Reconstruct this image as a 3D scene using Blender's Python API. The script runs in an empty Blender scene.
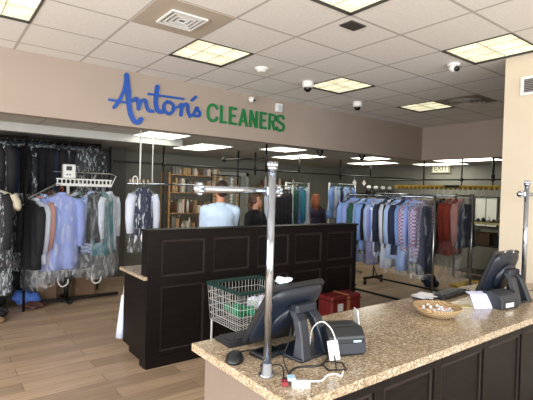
import bpy, bmesh, math, random
from mathutils import Vector, Matrix
random.seed(7)
PI = math.pi
COL = bpy.context.scene.collection
sc = bpy.context.scene

# ------------------------------------------------------------------ materials
def lin(h):
    r = [int(h[i:i+2], 16)/255 for i in (0, 2, 4)]
    return tuple((c/12.92 if c <= .04045 else ((c+.055)/1.055)**2.4) for c in r) + (1,)
MATS = {}
def mat(name, hexc, rough=.6, metal=0, var=0, vscale=8, bump=0, bscale=60, stretch=(1,1,1), spec=.5, coat=0):
    if name.startswith('espresso'): spec = .10; rough = .42
    if name in MATS: return MATS[name]
    m = bpy.data.materials.new(name); m.use_nodes = True
    nt = m.node_tree; b = nt.nodes['Principled BSDF']
    b.inputs['Base Color'].default_value = lin(hexc)
    b.inputs['Roughness'].default_value = rough; b.inputs['Metallic'].default_value = metal
    b.inputs['Specular IOR Level'].default_value = spec
    b.inputs['Coat Weight'].default_value = coat
    tc = nt.nodes.new('ShaderNodeTexCoord'); mp = nt.nodes.new('ShaderNodeMapping'); mp.inputs['Scale'].default_value = stretch
    nt.links.new(tc.outputs['Object'], mp.inputs['Vector'])
    n = nt.nodes.new('ShaderNodeTexNoise'); n.inputs['Scale'].default_value = vscale; n.inputs['Detail'].default_value = 4
    nt.links.new(mp.outputs[0], n.inputs['Vector'])
    r = nt.nodes.new('ShaderNodeValToRGB')
    c = Vector(lin(hexc)[:3]); v = max(var, .03)
    r.color_ramp.elements[0].position = .3; r.color_ramp.elements[1].position = .7
    r.color_ramp.elements[0].color = (*(c*(1-v)), 1); r.color_ramp.elements[1].color = (*(c*(1+v)), 1)
    nt.links.new(n.outputs[0], r.inputs[0]); nt.links.new(r.outputs[0], b.inputs['Base Color'])
    if bump:
        n2 = nt.nodes.new('ShaderNodeTexNoise'); n2.inputs['Scale'].default_value = bscale
        nt.links.new(mp.outputs[0], n2.inputs['Vector'])
        bp = nt.nodes.new('ShaderNodeBump'); bp.inputs['Strength'].default_value = bump; bp.inputs['Distance'].default_value = .01
        nt.links.new(n2.outputs[0], bp.inputs['Height']); nt.links.new(bp.outputs[0], b.inputs['Normal'])
    MATS[name] = m; return m

def grid_mat(name, base, line, s, ox, oy, w, rough=.85):
    m = mat(name, base, rough, var=.05, vscale=35, bump=.15, bscale=250)
    nt = m.node_tree; b = nt.nodes['Principled BSDF']
    src = b.inputs['Base Color'].links[0].from_socket
    tc = nt.nodes.new('ShaderNodeTexCoord'); sp = nt.nodes.new('ShaderNodeSeparateXYZ')
    nt.links.new(tc.outputs['Object'], sp.inputs[0])
    masks = []
    for i, o in ((0, ox), (1, oy)):
        a = nt.nodes.new('ShaderNodeMath'); a.operation = 'SUBTRACT'; a.inputs[1].default_value = o - 50*s
        nt.links.new(sp.outputs[i], a.inputs[0])
        d = nt.nodes.new('ShaderNodeMath'); d.operation = 'PINGPONG'; d.inputs[1].default_value = s/2
        nt.links.new(a.outputs[0], d.inputs[0])
        l = nt.nodes.new('ShaderNodeMath'); l.operation = 'LESS_THAN'; l.inputs[1].default_value = w/2
        nt.links.new(d.outputs[0], l.inputs[0]); masks.append(l)
    mx = nt.nodes.new('ShaderNodeMath'); mx.operation = 'MAXIMUM'
    nt.links.new(masks[0].outputs[0], mx.inputs[0]); nt.links.new(masks[1].outputs[0], mx.inputs[1])
    mix = nt.nodes.new('ShaderNodeMixRGB'); mix.inputs[2].default_value = lin(line)
    nt.links.new(mx.outputs[0], mix.inputs[0]); nt.links.new(src, mix.inputs[1]); nt.links.new(mix.outputs[0], b.inputs['Base Color'])
    return m

def plank_mat():
    m = mat('wood_planks', 'a8927c', .38, var=.18, vscale=3.5, stretch=(.6, 9, 1), bump=.04, bscale=30)
    nt = m.node_tree; b = nt.nodes['Principled BSDF']; src = b.inputs['Base Color'].links[0].from_socket
    tc = nt.nodes.new('ShaderNodeTexCoord'); br = nt.nodes.new('ShaderNodeTexBrick')
    br.inputs['Scale'].default_value = 1; br.inputs['Brick Width'].default_value = 1.22; br.inputs['Row Height'].default_value = .18
    br.inputs['Mortar Size'].default_value = .003; br.inputs['Color1'].default_value = (.72, .7, .68, 1); br.inputs['Color2'].default_value = (1.15, 1.12, 1.08, 1)
    br.inputs['Mortar'].default_value = (.35, .32, .3, 1); br.inputs['Bias'].default_value = -.1
    nt.links.new(tc.outputs['Object'], br.inputs['Vector'])
    mu = nt.nodes.new('ShaderNodeMixRGB'); mu.blend_type = 'MULTIPLY'; mu.inputs[0].default_value = 1
    nt.links.new(src, mu.inputs[1]); nt.links.new(br.outputs[0], mu.inputs[2]); nt.links.new(mu.outputs[0], b.inputs['Base Color'])
    return m

def granite_mat():
    m = bpy.data.materials.new('speckled_granite'); m.use_nodes = True; nt = m.node_tree; b = nt.nodes['Principled BSDF']
    b.inputs['Roughness'].default_value = .17
    tc = nt.nodes.new('ShaderNodeTexCoord')
    def ramp(scale, els, typ='NOISE'):
        if typ == 'NOISE':
            n = nt.nodes.new('ShaderNodeTexNoise'); n.inputs['Scale'].default_value = scale; n.inputs['Detail'].default_value = 6; n.inputs['Roughness'].default_value = .7
        else:
            n = nt.nodes.new('ShaderNodeTexVoronoi'); n.inputs['Scale'].default_value = scale
        nt.links.new(tc.outputs['Object'], n.inputs['Vector'])
        r = nt.nodes.new('ShaderNodeValToRGB'); r.color_ramp.elements[0].position = els[0][0]; r.color_ramp.elements[0].color = lin(els[0][1])
        r.color_ramp.elements[1].position = els[-1][0]; r.color_ramp.elements[1].color = lin(els[-1][1])
        for p, c in els[1:-1]:
            e = r.color_ramp.elements.new(p); e.color = lin(c)
        nt.links.new(n.outputs[0], r.inputs[0]); return r
    a = ramp(105, [(.35, '5d5349'), (.42, '8c7f6e'), (.49, 'aa9a83'), (.56, 'bdb09c'), (.64, 'e4e2de')])
    c = ramp(14, [(.35, 'd6c8b4'), (.65, 'f4efe8')])
    mu = nt.nodes.new('ShaderNodeMixRGB'); mu.blend_type = 'MULTIPLY'; mu.inputs[0].default_value = .8
    nt.links.new(a.outputs[0], mu.inputs[1]); nt.links.new(c.outputs[0], mu.inputs[2]); nt.links.new(mu.outputs[0], b.inputs['Base Color'])
    return m

def emis(name, hexc, s, pattern=False):
    m = bpy.data.materials.new(name); m.use_nodes = True; nt = m.node_tree
    b = nt.nodes['Principled BSDF']; b.inputs['Base Color'].default_value = (.6, .6, .55, 1); b.inputs['Roughness'].default_value = .4
    b.inputs['Emission Color'].default_value = lin(hexc); b.inputs['Emission Strength'].default_value = s
    if pattern:   # tubes glowing behind a prismatic lens
        tc = nt.nodes.new('ShaderNodeTexCoord'); n = nt.nodes.new('ShaderNodeTexNoise'); n.inputs['Scale'].default_value = 5
        nt.links.new(tc.outputs['Object'], n.inputs['Vector'])
        mr = nt.nodes.new('ShaderNodeMapRange'); mr.inputs[1].default_value = .35; mr.inputs[2].default_value = .65
        mr.inputs[3].default_value = s*.72; mr.inputs[4].default_value = s*1.2
        nt.links.new(n.outputs[0], mr.inputs[0]); nt.links.new(mr.outputs[0], b.inputs['Emission Strength'])
    return m

def plastic_bag(name, tint, k=.16, sheen=.35, ns=6, rg=.22):
    m = bpy.data.materials.new(name); m.use_nodes = True; nt = m.node_tree
    for n in list(nt.nodes): nt.nodes.remove(n)
    out = nt.nodes.new('ShaderNodeOutputMaterial'); tr = nt.nodes.new('ShaderNodeBsdfTransparent'); pr = nt.nodes.new('ShaderNodeBsdfPrincipled')
    pr.inputs['Base Color'].default_value = lin(tint); pr.inputs['Roughness'].default_value = rg; pr.inputs['Specular IOR Level'].default_value = .8
    tc = nt.nodes.new('ShaderNodeTexCoord'); mp = nt.nodes.new('ShaderNodeMapping'); mp.inputs['Scale'].default_value = (3, 3, 1)
    oi = nt.nodes.new('ShaderNodeObjectInfo'); ad = nt.nodes.new('ShaderNodeVectorMath')
    nt.links.new(tc.outputs['Object'], ad.inputs[0]); nt.links.new(oi.outputs['Random'], ad.inputs[1])
    nt.links.new(ad.outputs[0], mp.inputs['Vector'])
    n = nt.nodes.new('ShaderNodeTexNoise'); n.inputs['Scale'].default_value = ns; n.inputs['Detail'].default_value = 5; n.inputs['Distortion'].default_value = .8
    nt.links.new(mp.outputs[0], n.inputs['Vector'])
    mr = nt.nodes.new('ShaderNodeMapRange'); mr.inputs[1].default_value = .54; mr.inputs[2].default_value = .64; mr.inputs[3].default_value = k; mr.inputs[4].default_value = k+sheen  # denser whitish noise patches paint crinkle highlights into the plastic
    nt.links.new(n.outputs[0], mr.inputs[0])
    bp = nt.nodes.new('ShaderNodeBump'); bp.inputs['Strength'].default_value = .8; bp.inputs['Distance'].default_value = .03
    nt.links.new(n.outputs[0], bp.inputs['Height']); nt.links.new(bp.outputs[0], pr.inputs['Normal'])
    mx = nt.nodes.new('ShaderNodeMixShader'); nt.links.new(mr.outputs[0], mx.inputs[0]); nt.links.new(tr.outputs[0], mx.inputs[1]); nt.links.new(pr.outputs[0], mx.inputs[2])
    nt.links.new(mx.outputs[0], out.inputs[0]); return m

def stripe_mat(name, a, b_, scale, rough=.8, kind='BANDS'):
    m = mat(name, a, rough); nt = m.node_tree; b = nt.nodes['Principled BSDF']
    tc = nt.nodes.new('ShaderNodeTexCoord'); w = nt.nodes.new('ShaderNodeTexWave' if kind == 'BANDS' else 'ShaderNodeTexChecker')
    w.inputs['Scale'].default_value = scale; nt.links.new(tc.outputs['Object'], w.inputs['Vector'])
    if kind == 'BANDS':
        r = nt.nodes.new('ShaderNodeValToRGB'); r.color_ramp.elements[0].color = lin(a); r.color_ramp.elements[1].color = lin(b_)
        r.color_ramp.elements[0].position = .5; r.color_ramp.elements[1].position = .62
        nt.links.new(w.outputs[1], r.inputs[0]); nt.links.new(r.outputs[0], b.inputs['Base Color'])
    else:
        w.inputs['Color1'].default_value = lin(a); w.inputs['Color2'].default_value = lin(b_)
        nt.links.new(w.outputs[0], b.inputs['Base Color'])
    return m

ceil_mat = grid_mat('ceiling_tiles', 'dedcd8', 'b0ada8', .61, 1.225, 4.066, .024)
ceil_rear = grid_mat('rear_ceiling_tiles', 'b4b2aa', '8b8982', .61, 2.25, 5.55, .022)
fascia_m = mat('beige_paint', '9d8f83', .75, var=.02, vscale=2)
pillar_m = mat('cream_paint', 'c2b6a2', .7, var=.02, vscale=2)
rearwall_m = mat('sage_grey_paint', '7d7d74', .85, var=.05, vscale=2)
darkwall_m = mat('dark_grey_paint', '4c4a47', .85, var=.05, vscale=2)
soffit_m = mat('pale_grey_paint', 'a9aaa6', .7)
espresso = mat('espresso_wood', '191514', .36, var=.25, vscale=5, stretch=(1, 1, 12), spec=.4)
taupe = mat('taupe_laminate', '776a60', .5, var=.04)
granite = granite_mat()
chrome = mat('polished_chrome', 'a9b2bf', .14, 1)
steel = mat('brushed_steel', 'a4a6a6', .32, 1)
blkplas = mat('black_plastic', '17191d', .38, var=.1, vscale=20)
navyplas = mat('blue_black_plastic', '161d29', .36, var=.1, vscale=20)
greyplas = mat('charcoal_plastic', '262a31', .4)
screen_m = mat('dark_screen_glass', '0a0c10', .08)
blkmetal = mat('black_metal', '131313', .45, .3)
pipe_m = mat('dark_pipe', '1f201f', .45, .5)
white_m = mat('white_plastic', 'd9d9d6', .4)
paper_m = mat('white_paper', 'dfe1e6', .8)
bluep = mat('pale_blue_plastic', '9dc2d8', .4)
offw = mat('off_white_tile', 'b8b3a8', .7)
wire_m = mat('wire_steel', 'c9cccc', .35, .5)
green_rim = mat('dark_green_plastic', '12302c', .45)
green_cl = mat('green_cloth', '0d7a58', .85, var=.3, vscale=14, bump=.4, bscale=20)
white_cl = mat('white_cloth', 'cfd4e4', .85, var=.12, vscale=12, bump=.4, bscale=20)
red_m = mat('dark_red_case', '6f1d1f', .5, var=.15, vscale=10)
wood_m = mat('light_wood', 'a07b50', .6, var=.2, vscale=4, stretch=(1, 1, 8))
wicker = stripe_mat('wicker', 'b39a74', '83694a', 28)
floor_m = plank_mat()
bag_clear = plastic_bag('clear_garment_plastic', 'e8eef4', .035, .26)
bag_dark = plastic_bag('plastic_over_dark_clothes', 'e8f0f8', .03, .5, 9, .14)
blue_sign = mat('royal_blue_letters', '164a9e', .35)
green_sign = mat('dark_green_letters', '12703a', .4)
skin_m = mat('skin', 'b98468', .55); hair_dark = mat('dark_brown_hair', '2a1c16', .6, var=.3, vscale=40)
hair_red = mat('auburn_hair', '84492c', .6, var=.4, vscale=30, stretch=(4, 4, 1)); hair_brown = mat('brown_hair', '4a3024', .6, var=.3, vscale=30)
orange_m = mat('orange_plastic', 'd4602a', .5)
ylw = mat('yellow_rail_paint', 'ab8a22', .5, .2, var=.2, vscale=6)
bulb = emis('lens_glow', 'f4ecc4', 1.0, True)
bulb_rear = emis('rear_lens_glow', 'fbf8e6', 6.5)
exit_glow = emis('exit_face', 'cfc79a', .35)

# ------------------------------------------------------------------ mesh builder
def catmull(P, n=6, closed=False):
    P = [Vector(p) for p in P]
    if len(P) < 3: return P
    out = []; N = len(P)
    for i in range(N if closed else N-1):
        p0 = P[(i-1) % N] if (closed or i > 0) else P[0]; p1 = P[i]; p2 = P[(i+1) % N]; p3 = P[(i+2) % N] if (closed or i+2 < N) else P[-1]
        for k in range(n):
            t = k/n
            out.append(.5*((2*p1)+(p2-p0)*t+(2*p0-5*p1+4*p2-p3)*t*t+(3*p1-p0-3*p2+p3)*t**3))
    if not closed: out.append(P[-1])
    return out

class MB:
    def __init__(s): s.bm = bmesh.new()
    def box(s, x0, x1, y0, y1, z0, z1, bev=0, M=None):
        g = bmesh.ops.create_cube(s.bm, size=1)['verts']
        for v in g: v.co = Vector((x0+(v.co.x+.5)*(x1-x0), y0+(v.co.y+.5)*(y1-y0), z0+(v.co.z+.5)*(z1-z0)))
        if bev:
            es = list({e for v in g for e in v.link_edges})
            r = bmesh.ops.bevel(s.bm, geom=es, offset=bev, segments=2, affect='EDGES', profile=.5)
            g = list({v for f in r['faces'] for v in f.verts} | {v for v in g if v.is_valid})
        if M is not None:
            for v in g: v.co = M @ v.co
        return g
    def tube(s, pts, r, n=8, closed=False, smooth=0, caps=True):
        if smooth: pts = catmull(pts, smooth, closed)
        pts = [Vector(p) for p in pts]; N = len(pts)
        rr = r if isinstance(r, (list, tuple)) else [r]*N
        rings = []; prev = None
        for i, p in enumerate(pts):
            a = pts[(i-1) % N] if (closed or i > 0) else p; b = pts[(i+1) % N] if (closed or i < N-1) else p
            t = (b-a).normalized() if (b-a).length > 1e-9 else Vector((0, 0, 1))
            if prev is None:
                u = t.orthogonal().normalized()
            else:
                u = prev - t*prev.dot(t); u = u.normalized() if u.length > 1e-6 else t.orthogonal().normalized()
            prev = u; w = t.cross(u)
            rings.append([s.bm.verts.new(p+(u*math.cos(2*PI*k/n)+w*math.sin(2*PI*k/n))*rr[i]) for k in range(n)])
        for i in range(N if closed else N-1):
            A = rings[i]; B = rings[(i+1) % N]
            for k in range(n): s.bm.faces.new((A[k], A[(k+1) % n], B[(k+1) % n], B[k]))
        if caps and not closed:
            s.bm.faces.new(rings[0][::-1]); s.bm.faces.new(rings[-1])
    def lathe(s, prof, n=20, c=(0, 0, 0), sy=1, cap=True):
        c = Vector(c); rings = []
        for r, z in prof: rings.append([s.bm.verts.new(c+Vector((r*math.cos(2*PI*k/n), sy*r*math.sin(2*PI*k/n), z))) for k in range(n)])
        for A, B in zip(rings, rings[1:]):
            for k in range(n): s.bm.faces.new((A[k], A[(k+1) % n], B[(k+1) % n], B[k]))
        if cap: s.bm.faces.new(rings[0][::-1]); s.bm.faces.new(rings[-1])
    def ell(s, c, r, n=16, M=None):
        g = bmesh.ops.create_uvsphere(s.bm, u_segments=n, v_segments=max(6, n//2), radius=1)['verts']
        for v in g:
            v.co = Vector((v.co.x*r[0], v.co.y*r[1], v.co.z*r[2]))
            if M is not None: v.co = M @ v.co
            v.co += Vector(c)
        return g
    def loft(s, rings, cap=True):
        R = [[s.bm.verts.new(Vector(p)) for p in ring] for ring in rings]; n = len(R[0])
        for A, B in zip(R, R[1:]):
            for k in range(n): s.bm.faces.new((A[k], A[(k+1) % n], B[(k+1) % n], B[k]))
        if cap: s.bm.faces.new(R[0][::-1]); s.bm.faces.new(R[-1])
    def prism(s, poly, axis, a, b):      # poly of 2-tuples, extruded on axis from a to b
        def P(u, v, w): return {0: (w, u, v), 1: (u, w, v), 2: (u, v, w)}[axis]
        A = [s.bm.verts.new(P(u, v, a)) for u, v in poly]; B = [s.bm.verts.new(P(u, v, b)) for u, v in poly]; n = len(poly)
        s.bm.faces.new(A); s.bm.faces.new(B[::-1])
        for k in range(n): s.bm.faces.new((A[k], B[k], B[(k+1) % n], A[(k+1) % n]))
    def capsule(s, a, b, ra, rb, n=12):
        a = Vector(a); b = Vector(b)
        s.ell(a, (ra,)*3, n); s.ell(b, (rb,)*3, n)
        if (a-b).length > 1e-5: s.tube([a, b], [ra, rb], n)
    def build(s, name, m, parent=None, smooth=False, loc=None):
        bmesh.ops.recalc_face_normals(s.bm, faces=s.bm.faces)
        me = bpy.data.meshes.new(name); s.bm.to_mesh(me); s.bm.free()
        me.materials.append(m)
        if smooth:
            for p in me.polygons: p.use_smooth = True
        o = bpy.data.objects.new(name, me); COL.objects.link(o)
        if parent: o.parent = parent
        if loc: o.location = loc
        return o

def one(fn, name, m, parent=None, smooth=False):
    b = MB(); fn(b); return b.build(name, m, parent, smooth)
def tag(o, label, cat, group=None, kind=None):
    o['label'] = label; o['category'] = cat
    if group: o['group'] = group
    if kind: o['kind'] = kind
    return o
def thing(name, label, cat, loc=(0, 0, 0), rz=0, group=None):
    o = bpy.data.objects.new(name, None); COL.objects.link(o); o.empty_display_size = .1
    o.location = loc; o.rotation_euler = (0, 0, rz); return tag(o, label, cat, group)
def struct(b, name, m, parent=None, smooth=False):
    o = b.build(name, m, parent, smooth); o['kind'] = 'structure'; return o
def children_of(o): return [c for c in COL.objects if c.parent == o]
def copy_tree(o, parent=None):
    c = o.copy(); COL.objects.link(c)
    if parent: c.parent = parent
    for ch in children_of(o): copy_tree(ch, c)
    return c
def setmat(o, m):
    o.material_slots[0].link = 'OBJECT'; o.material_slots[0].material = m

# ------------------------------------------------------------------ setting
b = MB(); b.box(-3.2, 10.1, -3.2, 9.3, -.1, 0); struct(b, 'floor', floor_m)
# front ceiling built tile by tile so that troffers are real recesses
U0, V0, S = 1.225, 4.066, .61
lights_front = [(1, 0), (4, 0), (-2, 0), (7, 0), (1, 3), (4, 3), (-2, 3), (7, 3)]      # cell i (X), j (rows toward the camera)
cells = {(i, -1-j): 1 for i, j in lights_front}
b = MB(); bm = b.bm
xs = [-3.0]+[U0+S*i for i in range(-6, 11)]+[7.53]
ys = [-3.0]+[V0+S*j for j in range(-11, 2)]+[4.95]
for i in range(len(xs)-1):
    for j in range(len(ys)-1):
        ii = round((xs[i]-U0)/S) if i > 0 else -99; jj = round((ys[j]-V0)/S) if j > 0 else -99
        if (ii, jj) in cells and i < len(xs)-2: continue
        bm.faces.new([bm.verts.new(p) for p in ((xs[i], ys[j], 3), (xs[i], ys[j+1], 3), (xs[i+1], ys[j+1], 3), (xs[i+1], ys[j], 3))])
bmesh.ops.remove_doubles(bm, verts=bm.verts, dist=1e-4)
struct(b, 'ceiling', ceil_mat)
b = MB(); b.box(-3, 7.53, -3, 4.95, 3.075, 3.12); struct(b, 'ceiling', offw)
b = MB(); b.box(-3, 9.9, 5.07, 9.1, 2.44, 2.5); b.box(7.68, 9.9, -3, 5.07, 2.44, 2.5); struct(b, 'ceiling', ceil_rear)
b = MB(); b.box(-3, 7.68, 4.93, 5.07, 2.375, 3.05); struct(b, 'trim_1', fascia_m)        # long fascia
b = MB(); b.box(7.53, 7.68, -3, 4.93, 2.375, 3.05); struct(b, 'trim_2', fascia_m)        # return of the fascia
b = MB(); b.box(-3, 3.05, 6.16, 6.30, 2.335, 2.44); struct(b, 'trim_3', soffit_m)        # rear soffit beam
b = MB(); b.box(-3, 9.9, 9.0, 9.15, 0, 2.5); struct(b, 'wall_back', rearwall_m)
b = MB(); b.box(9.8, 9.95, -3, 9.0, 0, 2.5); struct(b, 'wall_right', rearwall_m)
b = MB(); b.box(-1.0, 2.9, 8.2, 8.3, 0, 1.95); b.box(-1.0, 2.28, 8.2, 8.3, 1.95, 2.44); b.box(2.62, 2.9, 8.2, 8.3, 1.95, 2.44); struct(b, 'wall_left_rear', darkwall_m)
b = MB(); b.box(4.32, 4.52, -3, 1.96, 0, 3.0); struct(b, 'wall_pillar', pillar_m)
# left wall with a shop window, front wall with a storefront
def window_wall(name, axis, pos, a0, a1, wa0, wa1, z0, z1, H, n, idx):
    b = MB()
    def bx(u0, u1, zz0, zz1, d0=0, d1=.15):
        p0, p1 = (pos-d1, pos-d0)
        if axis == 0: b.box(p0, p1, u0, u1, zz0, zz1)
        else: b.box(u0, u1, p0, p1, zz0, zz1)
    bx(a0, wa0, 0, H); bx(wa1, a1, 0, H); bx(wa0, wa1, 0, z0); bx(wa0, wa1, z1, H)
    struct(b, name, pillar_m)
    w = bpy.data.objects.new('window_%d' % idx, None); COL.objects.link(w); w['kind'] = 'structure'
    b = MB()
    for k in range(n+1):
        u = wa0+(wa1-wa0)*k/n
        bx(u-.03, u+.03, z0, z1, .04, .1)
    bx(wa0, wa1, z0, z0+.06, .04, .1); bx(wa0, wa1, z1-.06, z1, .04, .1)
    b.build('window_frame', steel, w)
window_wall('wall_left', 0, -3.0, -3, 9, -2.6, 4.4, .5, 2.7, 3.05, 4, 1)
window_wall('wall_front', 1, -3.0, -3, 9.9, -2.7, 4.0, .15, 2.7, 3.05, 5, 2)

# skirting along the pillar wall
b = MB(); b.box(4.305, 4.32, -3, 1.15, 0, .1); struct(b, 'baseboard_right', white_m)

# rear door seen behind the man
d = bpy.data.objects.new('door_1', None); COL.objects.link(d); d['kind'] = 'structure'; d.location = (5.75, 9.0, 0)
doorm = mat('grey_green_door', '9a9f98', .5)
b = MB(); b.box(-.42, .42, -.05, -.005, 0, 2.05); b.build('door_leaf', doorm, d)
b = MB(); b.box(-.5, -.42, -.07, -.002, 0, 2.13); b.box(.42, .5, -.07, -.002, 0, 2.13); b.box(-.5, .5, -.07, -.002, 2.05, 2.13); b.build('door_frame', mat('pale_door_frame', 'b4b8b2', .5), d)
b = MB(); b.tube([(.32, -.05, 1.0), (.32, -.1, 1.0), (.22, -.1, 1.0)], .01); b.build('door_handle', steel, d)

# ------------------------------------------------------------------ ceiling fixtures
def troffer(x, y, label, rear=False, w=.61, l=.61, z=3.0):
    t = thing('ceiling_light', label, 'light', (x, y, z), 0, 'recessed ceiling lights' if not rear else 'bright rear ceiling lights')
    b = MB(); k = .009
    fr = mat('black_light_trim', '1c1a18', .5) if not rear else white_m
    if not rear:
        for sx in (0, 1):
            b.box(-w/2+(w-k)*sx, -w/2+(w-k)*sx+k, -l/2, l/2, -.006, .06)
            b.box(-w/2+k, w/2-k, -l/2+(l-k)*sx, -l/2+(l-k)*sx+k, -.006, .06)
        b.build('frame', fr, t)
        b = MB(); b.box(-w/2+k, w/2-k, -l/2+k, l/2-k, .014, .022); b.build('diffuser', bulb, t)
        b = MB()
        for q in (-1, 1): b.box(q*w/6-.004, q*w/6+.004, -l/2+k, l/2-k, .008, .014)
        b.box(-w/2+k, w/2-k, -.004, .004, .008, .014)
        b.build('louvre', mat('pale_louvre', 'c9c3a8', .5), t)
    else:
        for sx in (0, 1):
            b.box(-w/2+(w-k)*sx, -w/2+(w-k)*sx+k, -l/2, l/2, -.016, 0)
            b.box(-w/2+k, w/2-k, -l/2+(l-k)*sx, -l/2+(l-k)*sx+k, -.016, 0)
        b.build('frame', fr, t)
        b = MB(); b.box(-w/2+k, w/2-k, -l/2+k, l/2-k, -.012, 0); b.build('diffuser', bulb_rear, t)
    return t
fl = ['square recessed ceiling light nearest the blue script lettering, right of the square air diffuser',
      'small square ceiling light in the far middle, beside the white dome camera',
      'square ceiling light cut by the upper left corner of the photo',
      'farthest square ceiling light, beside the round air vent at the right',
      'square ceiling light cut by the top edge above the dark ceiling plate',
      'large square ceiling light touching the cream pillar wall',
      'recessed ceiling light outside the photo at the left', 'recessed ceiling light hidden behind the cream pillar wall']
for (i, j), lb in zip(lights_front, fl):
    troffer(U0+S*(i+.5), V0-S*(j+.5), lb)
rl = [(2.56, 5.83, .61, .61, 'bright rear light just under the fascia, left, in front of the soffit beam'),
      (4.9, 5.96, .61, .61, 'bright rear light just below the green lettering'),
      (7.2, 5.9, .61, .61, 'upper of the two middle bright rear lights, right of the chrome pole'),
      (3.76, 6.85, .61, 1.1, 'bright rear light right of the soffit beam end'),
      (6.08, 6.9, .61, 1.1, 'bright rear light behind the black dome camera'),
      (8.3, 6.75, .61, 1.1, 'lower of the two middle bright rear lights above the clothes racks'),
      (8.55, 4.55, .61, 1.22, 'upper right bright rear light beside the pillar wall'),
      (9.3, 5.6, .61, 1.1, 'lower right bright rear light above the exit sign')]
for x, y, w, l, lb in rl: troffer(x, y, lb, True, w, l, 2.44)

def diffuser(x, y, label, name='air_diffuser'):
    t = thing(name, label, 'air vent', (x, y, 3.0), 0, 'ceiling air vents')
    b = MB(); b.box(-.3, .3, -.3, .3, -.004, 0); b.build('panel', mat('vent_panel', 'b0a596', .6), t)
    b = MB(); bd = MB()
    for q, r in enumerate((.15, .115, .08, .045)):
        zt = -.004-.008
        for (u0, u1, v0, v1) in ((-r, r, -r, -r+.015), (-r, r, r-.015, r), (-r, -r+.015, -r+.015, r-.015), (r-.015, r, -r+.015, r-.015)):
            b.box(u0, u1, v0, v1, zt-.008, zt+.006)
    bd.box(-.14, .14, -.14, .14, -.0055, -.004)
    bd.build('duct_opening', blkmetal, t); b.build('louvre', white_m, t)
diffuser(U0+S*.5, V0-S*1.5, 'square louvred air diffuser at the top left, above the script lettering')
# round one at right
t = thing('air_diffuser', 'dark round air vent right of the farthest square ceiling light', 'air vent', (5.8, 3.15, 3.0), 0, 'ceiling air vents')
b = MB(); b.box(-.3, .3, -.3, .3, -.004, 0); b.build('panel', mat('vent_panel_grey', '8f887e', .6), t)
b = MB()
for r in (.06, .12, .18, .23): b.lathe([(r-.012, -.012), (r+.02, -.03), (r+.024, -.026), (r-.008, -.006)], 28, cap=False)
b.build('louvre', mat('vent_rings', 'a7a198', .5), t)
# wall register on pillar
t = thing('wall_register', 'white framed wall air register high on the cream pillar wall', 'air vent', (4.32, 1.62, 2.71))
b = MB()
for q in (-1, 1):
    b.box(-.02, 0, -.19 if q < 0 else .165, -.165 if q < 0 else .19, -.085, .085); b.box(-.02, 0, -.165, .165, .085 if q > 0 else -.085-.0, (.085-.025) if q > 0 else -.06)
b.build('frame', white_m, t)
b = MB()
for k in range(7): b.box(-.014, -.004, -.165, .165, -.052+k*.016, -.046+k*.016)
b.build('slats', mat('register_slats', '8d8a86', .5), t)
b = MB(); b.box(-.003, 0, -.165, .165, -.06, .06); b.build('opening', blkmetal, t)

tag(one(lambda b: b.box(2.52, 2.69, 2.29, 2.42, 2.99, 3.0, .002), 'ceiling_plate', mat('dark_ceiling_plate', '3f3b38', .5)), 'small dark square plate on the ceiling near the top centre', 'ceiling plate')

def dome(x, y, z, label, r=.06, black=False):
    t = thing('dome_camera', label, 'security camera', (x, y, z), 0, 'dome cameras')
    b = MB(); b.lathe([(r*1.1, 0), (r*1.15, -.02), (r*1.1, -.06), (r*.9, -.075)], 24); b.build('housing', white_m if not black else blkplas, t, True)
    b = MB(); b.ell((0, 0, -.075), (r*.8, r*.8, r*.85), 20); b.build('dome', screen_m, t, True)
dome(3.53, 3.87, 3.0, 'white dome camera left of the far middle ceiling light')
dome(4.82, 4.22, 3.0, 'white dome camera on the ceiling near the end of the fascia')
dome(5.35, 5.5, 2.44, 'black dome camera under the rear ceiling below the green lettering', .055, True)
dome(6.4, 5.45, 2.44, 'black dome camera under the rear ceiling, nearer the clothes racks', .055, True)
t = thing('turret_camera', 'white turret camera on the ceiling left of the light beside the pillar', 'security camera', (4.1, 2.36, 3.0))
b = MB(); b.lathe([(.06, 0), (.065, -.015), (.05, -.03)], 24); b.ell((0, 0, -.045), (.045, .045, .04)); b.build('housing', white_m, t, True)
b = MB(); b.tube([(-.0, -.02, -.05), (-.02, -.05, -.065)], .026, 16); b.build('lens', blkplas, t, True)
t = thing('smoke_detector', 'round white smoke detector on the ceiling above the green lettering', 'smoke detector', (2.79, 3.8, 3.0))
b = MB(); b.lathe([(.075, 0), (.075, -.018), (.055, -.022), (.05, -.04), (.03, -.045)], 28); b.build('housing', white_m, t, True)
t = thing('bullet_camera', 'small white camera on the fascia above the green lettering', 'security camera', (3.43, 4.93, 2.93))
b = MB(); b.lathe([(.035, 0), (.04, .015), (.03, .03)], 16, (0, -.04, 0)); b.ell((0, -.05, -.01), (.042, .05, .04)); b.box(-.02, .02, -.03, 0, -.02, .03, .004); b.build('housing', white_m, t, True)
b = MB(); b.ell((.012, -.094, -.02), (.018, .012, .018)); b.build('lens', blkplas, t, True)
t = thing('motion_sensor', 'white square sensor box on the fascia above the last green letters', 'sensor', (3.93, 4.93, 2.885))
b = MB(); b.box(-.055, .055, -.045, 0, -.06, .06, .008); b.build('housing', white_m, t)
b = MB(); b.box(-.025, .04, -.05, -.044, -.05, .03, .002); b.build('lens', mat('sensor_lens', 'b9c0c8', .3), t)

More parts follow.
